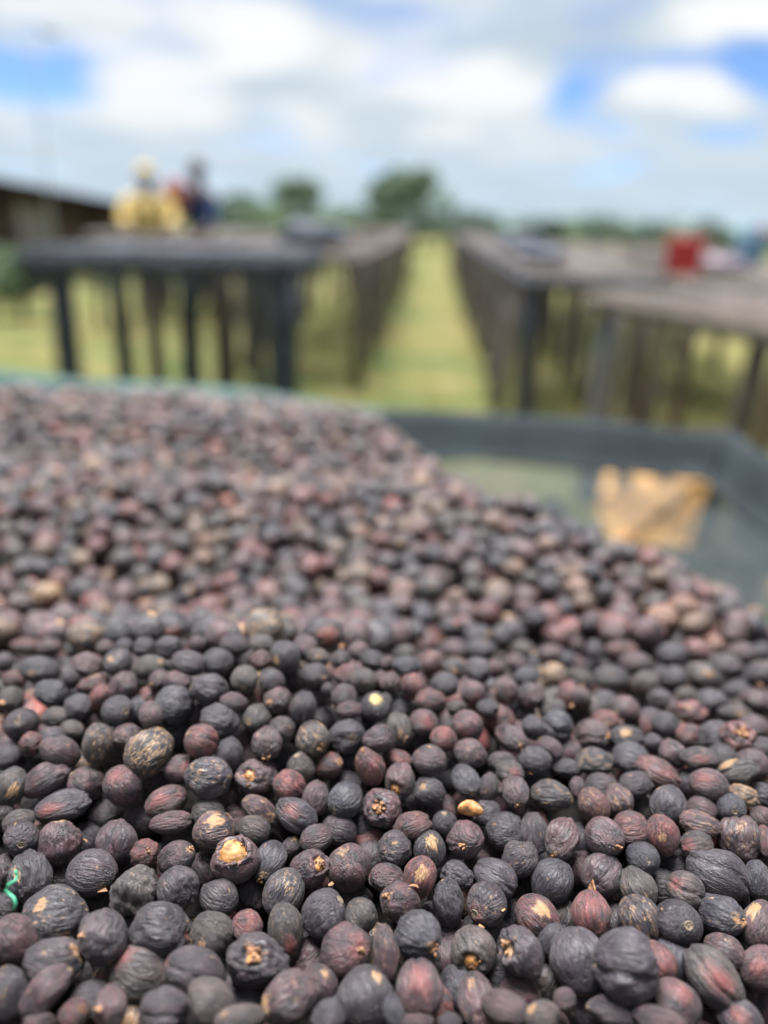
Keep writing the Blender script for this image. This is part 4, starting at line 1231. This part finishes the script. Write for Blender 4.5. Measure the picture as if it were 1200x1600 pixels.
heroes = []; extra = []
for k, d in enumerate(H):
    rnd = random.Random(500 + k)
    M3, r = basis(d, rnd)
    tt = d['t']
    l2, w2 = d['L'] / 2 / FPX * tt, d['W'] / 2 / FPX * tt
    if 's' in d['f'] or 'e' in d['f']:
        rad = 0.5; w_ = min(l2, w2) * 1.0; l2 = max(l2, w_ * 1.1)
    if 'b' in d['f']: l2, w2 = max(l2, .0052), max(w2, .0046)
    sc = Vector((w2 * 1.02, w2 * rnd.uniform(.94, 1.04), l2 * 1.02))
    st = next((c for c in 'cw' if c in d['f']), None) or ('r' if 'r' in d['f'] else rnd.choice(SHAPE[d['c']]))
    d.update(M3=M3, sc=sc, style=st)
    base = Vector(TINTS[d['c']]) * rnd.uniform(.75, 1.3)
    mixw = Vector(TINTS[rnd.choice('KPBP')]); base = base * .8 + mixw * .2
    d['tint'] = base
    if k not in hero_ids:
        extra.append(d); continue
    inv = M3.transposed()
    sploc = None
    if d['sp']:
        pt = Vector((0, 0, CZ)) + ray(*d['sp']) * tt - d['pos']
        loc = inv @ pt; loc = Vector((loc.x / sc.x, loc.y / sc.y, loc.z / sc.z))
        if loc.length > 0.93: loc = loc.normalized() * .93
        vr = inv @ (-r); vr = Vector((vr.x / sc.x, vr.y / sc.y, vr.z / sc.z)).normalized()
        b_ = loc.dot(vr); disc = b_ * b_ - (loc.length_squared - 1)
        sploc = (loc + vr * (-b_ + math.sqrt(max(disc, 0)))).normalized()
    dents = []
    if 'y' in d['f'] and sploc: dents.append((tuple(sploc), 0.30, 0.42))
    if 'LM' and d['lm'] and 'jagged' in d['lm']: dents.append((tuple(sploc), 0.28, 0.5))
    for _ in range(rnd.choice([0, 0, 1, 1, 2])):
        q_ = Vector((rnd.gauss(0, 1), rnd.gauss(0, 1), rnd.gauss(0, .6))); dents.append((tuple(q_), rnd.uniform(.04, .10), rnd.uniform(.45, .75)))
    split = d['lm'] == 'the split-open cherry'
    if split:
        up = (CAMR @ Vector((-.05, .80, .60))).normalized(); loc = inv @ up; sploc = loc.normalized(); dents.append((tuple(sploc), 0.55, 0.50))
    gr = None
    if 'g' in d['f']:
        vr = inv @ (-r); g0 = math.atan2(vr.y, vr.x) + rnd.uniform(-.5, .5); gr = [(g0, .13, .11)]
    elif rnd.random() < .3: gr = [(rnd.uniform(0, 6.28), rnd.uniform(.04, .09), .10)]
    nu, nv = (60, 38)
    P, unit = cherry_arrays(nu, nv, 900 + k, st, gr, dents)
    if st == 's' or st == 'r': pass
    taper = rnd.uniform(-.06, .06); P[:, :2] *= (1 + taper * P[:, 2:3])
    P = P * np.array(sc)
    me = cherry_mesh(nu, nv, P, unit)
    o = link('coffee_cherry', me)
    o.matrix_world = Matrix.Translation(d['pos']) @ M3.to_4x4()
    d['ob'] = o
    o['tint'] = tuple(base); o['seed'] = rnd.random(); o['vein'] = {0: rnd.choice([0, 0, .25]), 1: 0.6, 2: 1.15}[min(2, d['f'].count('v'))]
    key = next((c for c in 'YTRtye' if c in d['f']), None) or ('s' if 's' in d['f'] else None)
    if split: key = 'y'
    if key and sploc:
        cc, rr_, hd = SPOT[key]
        o['spot'] = tuple(sploc); o['spot_colour'] = cc; o['spot_radius'] = rr_ * rnd.uniform(.9, 1.15); o['spot_hard'] = hd
    else:
        o['spot'] = (0., 0., 1.0 if rnd.random() < .5 else -1.0); o['spot_colour'] = rnd.choice([(0.2, .13, .07), (.12, .035, .03)]); o['spot_radius'] = rnd.uniform(.08, .35); o['spot_hard'] = 0.3
    surf = Vector((sploc.x * sc.x, sploc.y * sc.y, sploc.z * sc.z)) if sploc else None
    nrm = Vector((sploc.x / sc.x, sploc.y / sc.y, sploc.z / sc.z)).normalized() if sploc else None
    if 's' in d['f'] and sploc:
        pole = Vector((0, 0, sc.z * .93)); ring('stem_scar', min(w2, l2) * .21, M_SCAR, o, face_matrix(pole, Vector((0, 0, 1))), k)
    if 'e' in d['f'] and sploc and 's' not in d['f']:
        lumps(k, 6, w2 * .10, w2 * .13, M_TAN, 'dried_calyx', o, face_matrix(Vector((0, 0, sc.z * .95)), Vector((0, 0, 1))))
    if 'y' in d['f'] and sploc and d['lm'] and 'pale bean' not in d['lm'] and 'window' not in d['lm']:
        lumps(k + 3, 13, w2 * .20, w2 * .15, M_TAN, 'torn_pulp', o, face_matrix(surf * .84, nrm)); lumps(k + 4, 5, w2 * .12, w2 * .13, M_BEAN, 'orange_pulp', o, face_matrix(surf * .86, nrm))
    elif ('y' in d['f'] or split) and sploc:
        Pb, ub = cherry_arrays(24, 14, k, 's'); s_ = min(w2, l2) * (.58 if split else .32)
        mb = MB(); mb.add([Vector((q[0] * s_, q[1] * s_ * .72, q[2] * s_ * 1.25)) for q in Pb], topo(24, 14))
        bn = mb.build('coffee_bean', M_BEAN, o, True)
        side = nrm.orthogonal().normalized(); q = Matrix((nrm.cross(side), nrm, side)).transposed().to_4x4()
        bn.matrix_local = Matrix.Translation(surf * (.62 if split else .70)) @ q
        lumps(k + 3, 7, w2 * .22, w2 * .11, M_TAN, 'torn_pulp', o, face_matrix(surf * .84, nrm))
    if split:                                             # stiff torn flaps standing round the opening
        side = nrm.orthogonal().normalized()
        for j in range(9):
            q = Quaternion(nrm, j * 2 * math.pi / 9 + rnd.uniform(-.2, .2)); dr = q @ side
            p0 = surf * .74 + dr * w2 * .62; hgt = w2 * rnd.uniform(.14, .42); wd = w2 * rnd.uniform(.2, .32); tn = nrm.cross(dr)
            bend = dr * w2 * rnd.uniform(-.1, .18)
            vs = [p0 - tn * wd, p0 + tn * wd, p0 + tn * wd * .6 + nrm * hgt * .6 + bend * .5, p0 + nrm * hgt + bend + tn * rnd.uniform(-.3, .3) * wd, p0 - tn * wd * .7 + nrm * hgt * .5 + bend * .3]
            th = -dr * w2 * .05
            mb = MB(); mb.add(vs + [v + th for v in vs], [(0, 1, 2, 3, 4), (9, 8, 7, 6, 5), (0, 5, 6, 1), (1, 6, 7, 2), (2, 7, 8, 3), (3, 8, 9, 4), (4, 9, 5, 0)])
            mb.build('skin_flap', M_HUSK if j % 3 else M_TAN, o)
    if d['lm'] and 'jagged' in d['lm']:
        lumps(k + 5, 11, w2 * .26, w2 * .14, M_TAN, 'torn_edge', o, face_matrix(surf * .82, nrm))
    if d['lm'] and 'peeling tip' in d['lm']:
        mb = MB(); h_ = Vector((0, 0, 1 if (M3 @ Vector((0, 0, 1))).z > 0 else -1)); s_ = Vector((1, 0, 0))
        p0 = h_ * sc.z * .9; sgn = w2
        vs = [p0 + Vector((-.5, 0, 0)) * sgn, p0 + Vector((.35, .1, 0)) * sgn, p0 + Vector((.1, .1, 0)) * sgn + h_ * sgn * .35, p0 + Vector((-.35, 0, 0)) * sgn + h_ * sgn * .6]
        th = Vector((0, sgn * .06, 0)); mb.add(vs + [v + th for v in vs], [(0, 1, 2, 3), (7, 6, 5, 4), (0, 4, 5, 1), (1, 5, 6, 2), (2, 6, 7, 3), (3, 7, 4, 0)])
        mb.build('peeled_skin', M_TAN, o)
    heroes.append(d)

# ------------------------------------------------------------------ labels for the single cherries
COLW = {'K': 'black', 'B': 'slate-grey', 'P': 'purple-brown', 'R': 'reddish', 'G': 'grey-brown', 'T': 'tan'}
LM_LABEL = {
 'the big tan-veined cherry': 'big black coffee cherry covered in tan peeling veins, upper left of the sharp heap',
 'the tan-streaked cherry by the left edge': 'grey-brown coffee cherry with a broad tan streaked patch at the left picture edge',
 'the small bright red cherry': 'small bright red coffee cherry left of the split-open one, tan dried tip',
 'the big wrinkled cherry with tan smear': 'large deeply wrinkled black cherry with a tan smear, just right of the green thread',
 'the yellow-patched cherry': 'slightly blurred dark cherry with a bright yellow patch on its top',
 'the mottled ring-scarred cherry': 'grey mottled cherry with both a ring-shaped stem scar and an orange fleck',
 'the cherry with a square orange window': 'purple-brown cherry with a squarish hole in its skin showing an orange bean',
 'the shrivelled cherry spilling orange pulp': 'shrivelled purple cherry whose torn front shows orange pulp, beside a grey scarred cherry',
 'the split-open cherry': 'dark cherry split wide open at the top, jagged skin round a golden bean',
 'the torn cherry showing orange pulp': 'large black cherry in the lower left with orange pulp in a torn hollow',
 'the blurred tan cherry': 'out-of-focus tan orange cherry, the palest one in the blurred rows at right',
 'the glossy bright red cherry': 'glossy bright red round cherry near the middle, amid darker ones',
 'the cherry with a pale bean tip': 'grooved purple cherry with a small pale bean tip poking out at its foot',
 'the torn red cherry on the right': 'torn glossy dark red cherry with an orange gash at the right',
 'the brown husk scrap': 'crumpled empty tan-brown husk scrap wedged between dark cherries at the right',
 'the long slate-black grooved cherry': 'very long slate-black cherry with a side groove, lower right',
 'the red cherry with a peeling tip': 'orange-red cherry with a pale peeling skin tip standing up on top',
 'the biggest slate-black cherry': 'biggest round slate-black cherry, bulging with a crease, at the lower right',
 'the biggest smooth pale-brown cherry': 'big smooth pale brown elongated cherry with a furrow, lower right corner area',
 'the black cherry with an oval tan spot': 'shiny black cherry with one oval tan spot facing the camera',
 'the red cherry with an orange blaze': 'upright oval red cherry with an orange blaze down its front',
 'the red cherry with a tan strip': 'red-brown oval cherry with a long tan strip of peeled skin across its top',
 'the husk with a jagged tan side': 'pointed black cherry with a jagged torn tan edge on its left side'}
marks = [d for d in heroes if d['lm']]
DIRS = ['right', 'lower right', 'straight below', 'lower left', 'left', 'upper left', 'straight above', 'upper right']
sect = {}
for d in heroes:
    d['ob']['category'] = 'coffee cherry'; d['ob']['group'] = 'dried coffee cherries on the drying bed'
    if d['lm']: d['ob']['label'] = LM_LABEL[d['lm']]; continue
    m = min(marks, key=lambda q: (q['x'] - d['x']) ** 2 + (q['y'] - d['y']) ** 2)
    an = math.atan2(d['y'] - m['y'], d['x'] - m['x']); s = int(round(an / (math.pi / 4))) % 8
    sect.setdefault((m['lm'], s), []).append(d)
ORD = ['nearest', 'second', 'third', 'fourth', 'fifth', 'sixth', 'seventh', 'eighth', 'ninth', 'tenth', 'eleventh', 'twelfth']
for (lm, s), ds in sect.items():
    m = next(q for q in marks if q['lm'] == lm)
    ds.sort(key=lambda q: (q['x'] - m['x']) ** 2 + (q['y'] - m['y']) ** 2)
    for i, d in enumerate(ds):
        ratio = d['L'] / d['W']; f = d['f']
        if 's' in f: w1 = 'ring-scarred'
        elif 'y' in f or 'c' in f: w1 = 'torn' if 'y' in f else 'crumpled'
        elif 't' in f or 'T' in f: w1 = 'tan-patched'
        elif 'v' in f: w1 = 'veined'
        elif 'R' in f: w1 = 'red-blushed'
        elif 'g' in f: w1 = 'grooved'
        elif 'w' in f: w1 = 'wrinkled'
        elif 'r' in f: w1 = 'ribbed'
        elif 'b' in f: w1 = 'half-hidden'
        else: w1 = 'round' if ratio < 1.15 else ('oval' if ratio < 1.38 else 'long')
        wd = 'straight' in DIRS[s]
        dr = {'right': 'right of', 'left': 'left of', 'straight below': 'directly below', 'straight above': 'directly above'}.get(DIRS[s], DIRS[s] + ' of')
        lm_short = lm.replace(' by the left edge', '').replace(' on the right', '').replace('the big wrinkled cherry with tan smear', 'the big tan-smeared wrinkled cherry')
        d['ob']['label'] = f"{w1} {COLW[d['c']]} cherry, {ORD[min(i, 11)]} one {dr} {lm_short}"

# ------------------------------------------------------------------ the rest of the heap
hk = KDTree(len(H))
for i, d in enumerate(H): hk.insert(d['pos'], i)
hk.balance()
cell = 0.012; grid = {}
pts = []
def near_ok(p, rad):
    gx, gy, gz = int(p[0] / cell), int(p[1] / cell), int(p[2] / cell)
    for a in (-1, 0, 1):
        for b in (-1, 0, 1):
            for c in (-1, 0, 1):
                for q in grid.get((gx + a, gy + b, gz + c), ()):
                    if (q[0] - p[0]) ** 2 + (q[1] - p[1]) ** 2 + (q[2] - p[2]) ** 2 < (rad + q[3]) ** 2 * 0.84: return False
    return True
def candidates(cnt, lo, hi):
    Y = 0.02 + 1.05 * np.sqrt(rng.random(cnt)); 
    X = (rng.random(cnt) - .5) * 2 * (0.12 + 0.66 * Y)
    Z = heap(X, Y) + rng.uniform(lo, hi, cnt)
    return X, Y, Z, beyond(X, Y)
for lo, hi, cnt in ((-0.0035, 0.0045, 50000), (-0.011, -0.005, 32000), (-0.019, -0.011, 16000)):
    X, Y, Z, D = candidates(cnt, lo, hi)
    for x, y, z, dd in zip(X, Y, Z, D):
        if dd > 0.16: continue
        px, py, dz = proj((x, y, z))
        if dz > 0.03 and -60 < px < 1260 and 996 < py < 1660 and hi > -0.002: continue
        if 0 < px < 1200 and 1020 < py < 1660 and hi < -0.002: z -= 0.004
        rad = 0.0056 * (1 + 0.12 * float(np.clip(rng.normal(), -1.8, 1.8)))
        co, idx, ds = hk.find((x, y, z))
        if ds < 0.0095 and (co.z - z) < 0.008 and dz < 0.6:
            if ds < 0.0088: continue
        if not near_ok((x, y, z), rad): continue
        grid.setdefault((int(x / cell), int(y / cell), int(z / cell)), []).append((x, y, z, rad))
        pts.append((x, y, z, rad))
np_ = len(pts)
loc = np.array([p[:3] for p in pts]); rad = np.array([p[3] for p in pts])
el_ = rng.uniform(1.08, 1.42, np_)
scl = np.stack([rad * 1.03, rad * rng.uniform(.92, 1.04, np_), rad * el_], -1)
# long axes lie mostly level
yaw = rng.uniform(0, 2 * np.pi, np_); pit = np.pi / 2 + rng.normal(0, .45, np_); rol = rng.uniform(0, 2 * np.pi, np_)
rots = []
for a, b, c in zip(yaw, pit, rol):
    e = (Matrix.Rotation(a, 3, 'Z') @ Matrix.Rotation(b, 3, 'X') @ Matrix.Rotation(c, 3, 'Z')).to_euler(); rots.append(tuple(e))
keys = rng.choice(list('KBPRGT'), np_, p=[.25, .14, .37, .150, .086, .004])
tint = np.array([TINTS[k] for k in keys]) * rng.uniform(.75, 1.35, (np_, 1))
vein = rng.choice([0, 0, .4, 1.2], np_, p=[.4, .25, .2, .15])
has = rng.random(np_)
spr = np.where(has < .16, rng.uniform(.25, .5, np_), np.where(has < .4, rng.uniform(.4, .9, np_), rng.uniform(.05, .25, np_)))
spc = np.where((has < .16)[:, None], np.array([[.24, .14, .065]]), np.array([[.20, .05, .035]]))
sdirs = rng.normal(0, 1, (np_, 3)); sdirs /= np.linalg.norm(sdirs, axis=1)[:, None]
hard = np.where(has < .16, .8, .2)
if extra:
    loc = np.concatenate([loc, [tuple(d['pos']) for d in extra]]); scl = np.concatenate([scl, [tuple(d['sc']) for d in extra]])
    rots += [tuple(d['M3'].to_euler()) for d in extra]
    ne = len(extra); tint = np.concatenate([tint, [tuple(d['tint']) for d in extra]])
    vein = np.concatenate([vein, np.zeros(ne)]); spr = np.concatenate([spr, np.full(ne, .15)]); spc = np.concatenate([spc, np.full((ne, 3), .12)])
    sdirs = np.concatenate([sdirs, np.tile([0, 0, 1.], (ne, 1))]); hard = np.concatenate([hard, np.full(ne, .4)])
NP = len(loc)
print('heroes', len(heroes), 'extra', len(extra), 'heap points', NP)
pm = bpy.data.meshes.new('heaped_coffee_cherries'); pm.vertices.add(NP); pm.vertices.foreach_set('co', loc.astype(np.float32).ravel())
def pattr(nm, typ, arr, key='value'):
    a = pm.attributes.new(nm, typ, 'POINT'); a.data.foreach_set(key, np.asarray(arr, np.float32).ravel() if typ != 'INT' else np.asarray(arr, np.int32))
pattr('turn', 'FLOAT_VECTOR', rots, 'vector'); pattr('size', 'FLOAT_VECTOR', scl, 'vector')
pattr('tint', 'FLOAT_VECTOR', tint, 'vector'); pattr('seed', 'FLOAT', rng.random(NP)); pattr('vein', 'FLOAT', vein)
pattr('spot', 'FLOAT_VECTOR', sdirs, 'vector'); pattr('spot_colour', 'FLOAT_VECTOR', spc, 'vector'); pattr('spot_radius', 'FLOAT', spr); pattr('spot_hard', 'FLOAT', hard)
pattr('pick', 'INT', rng.integers(0, 12, NP))
vc = bpy.data.collections.new('cherry_shapes')
for i in range(12):
    st = 'rrwssrrswrsw'[i]
    P, unit = cherry_arrays(32, 20, 40 + i, st, [(i, .10, .12)] if i % 3 == 0 else None)
    vo = bpy.data.objects.new(f'shape{i:02d}', cherry_mesh(32, 20, P, unit)); vc.objects.link(vo)
heap_o = link('heaped_coffee_cherries', pm)
tag(heap_o, 'blurred mass of dried dark red and black coffee cherries spread over the netted bed', kind='stuff')
ng = bpy.data.node_groups.new('scatter_cherries', 'GeometryNodeTree')
ng.interface.new_socket('Geometry', in_out='INPUT', socket_type='NodeSocketGeometry'); ng.interface.new_socket('Geometry', in_out='OUTPUT', socket_type='NodeSocketGeometry')
gi = N(ng, 'NodeGroupInput'); go = N(ng, 'NodeGroupOutput')
mp = N(ng, 'GeometryNodeMeshToPoints'); L(ng, gi.outputs[0], mp.inputs[0])
iop = N(ng, 'GeometryNodeInstanceOnPoints'); L(ng, mp.outputs[0], iop.inputs[0])
ci = N(ng, 'GeometryNodeCollectionInfo'); ci.inputs[0].default_value = vc; ci.inputs[1].default_value = True; ci.inputs[2].default_value = True
L(ng, ci.outputs[0], iop.inputs['Instance']); iop.inputs['Pick Instance'].default_value = True
def named(nm, typ):
    q = N(ng, 'GeometryNodeInputNamedAttribute', data_type=typ); q.inputs[0].default_value = nm; return q.outputs[0]
L(ng, named('pick', 'INT'), iop.inputs['Instance Index'])
e2r = N(ng, 'FunctionNodeEulerToRotation'); L(ng, named('turn', 'FLOAT_VECTOR'), e2r.inputs[0]); L(ng, e2r.outputs[0], iop.inputs['Rotation'])
L(ng, named('size', 'FLOAT_VECTOR'), iop.inputs['Scale'])
L(ng, iop.outputs[0], go.inputs[0])
md = heap_o.modifiers.new('scatter', 'NODES'); md.node_group = ng

# dark core under the cherries, so no net shows between them
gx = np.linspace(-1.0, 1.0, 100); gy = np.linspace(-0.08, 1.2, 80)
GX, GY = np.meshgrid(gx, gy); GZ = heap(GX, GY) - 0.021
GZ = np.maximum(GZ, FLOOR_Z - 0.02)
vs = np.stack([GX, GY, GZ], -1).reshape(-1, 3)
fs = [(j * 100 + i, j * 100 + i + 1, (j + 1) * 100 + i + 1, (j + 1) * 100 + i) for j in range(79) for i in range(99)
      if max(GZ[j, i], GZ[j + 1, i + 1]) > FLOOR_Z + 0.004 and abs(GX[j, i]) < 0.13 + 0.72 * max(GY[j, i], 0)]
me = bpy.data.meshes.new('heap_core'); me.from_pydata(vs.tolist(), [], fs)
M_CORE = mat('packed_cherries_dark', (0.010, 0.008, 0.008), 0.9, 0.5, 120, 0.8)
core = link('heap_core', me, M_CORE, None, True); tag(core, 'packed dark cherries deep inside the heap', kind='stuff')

# bare bean and the green thread
p = at_y(735, 1261, 1); 
def on_heap(px, py, dt): return Vector((0, 0, CZ)) + ray(px, py) * (hit(px, py) + dt)
Pb, ub = cherry_arrays(28, 16, 5, 's')
mb = MB(); s_ = .0025; mb.add([Vector((q[0] * s_ * .85, q[1] * s_ * .6, q[2] * s_ * 1.5 )) + Vector((0, 0.0022 * (q[2] ** 2), 0)) for q in Pb], topo(28, 16))
bn = mb.build('bare_coffee_bean', M_BEAN, None, True)
bn.matrix_world = Matrix.Translation(on_heap(734, 1262, -.004)) @ (CAMR @ Matrix.Rotation(R(80), 3, 'Z') @ Matrix.Rotation(R(90), 3, 'X')).to_4x4()
tag(bn, 'curved pale tan bare coffee bean lying in a gap between dark cherries', 'coffee bean')
M_GREEN = mat('green_net_thread', (0.06, 0.32, 0.19), 0.5, 0.3, 400, 0)
tp = [(24, 1361), (27, 1368), (24, 1376), (12, 1383), (8, 1390), (14, 1396), (22, 1403), (24, 1412), (21, 1420)]
hp = [on_heap(x, y, 0) for x, y in tp]
tmin = min(hit(x, y) for x, y in tp)
mb = MB()
pp = [Vector((0, 0, CZ)) + ray(x, y) * (0.176 + 0.0012 * math.sin(i * 1.7) - 0.0007 * i) for i, (x, y) in enumerate(tp)]
mb.tube(pp, 0.00038, 8)
th = mb.build('plastic_thread', M_GREEN, None, True); tag(th, 'thin kinked green plastic thread lying on the cherries at the left edge', 'thread')

# ------------------------------------------------------------------ loose flakes of husk
fr = random.Random(77); mb = MB()
for k in range(260):
    y = 0.10 + 0.75 * fr.random() ** 1.3; x = (fr.random() - .5) * 2 * (.08 + .6 * y)
    if float(beyond(x, y)) > .03: continue
    z = float(heap(x, y)) + fr.uniform(-.002, .0065); sz = fr.uniform(.0006, .0018)
    rot = Matrix.Rotation(fr.uniform(0, 6.28), 3, Vector((fr.gauss(0, 1), fr.gauss(0, 1), fr.gauss(0, 1))))
    pr = [(-1, -.5, 0), (.2, -.8, .25), (1, -.1, 0), (.5, .7, .3), (-.6, .6, .1)]
    pr = [Vector((a * fr.uniform(.6, 1.1), b * fr.uniform(.5, 1), c * fr.uniform(.5, 1.5))) * sz for a, b, c in pr]
    th = Vector((0, 0, sz * .12)); base = Vector((x, y, z))
    mb.add([base + rot @ p for p in pr] + [base + rot @ (p + th) for p in pr], [(4, 3, 2, 1, 0), (5, 6, 7, 8, 9), (0, 1, 6, 5), (1, 2, 7, 6), (2, 3, 8, 7), (3, 4, 9, 8), (4, 0, 5, 9)])
tag(mb.build('husk_flakes', M_TAN), 'small loose tan flakes of dry husk scattered among the cherries', kind='stuff')
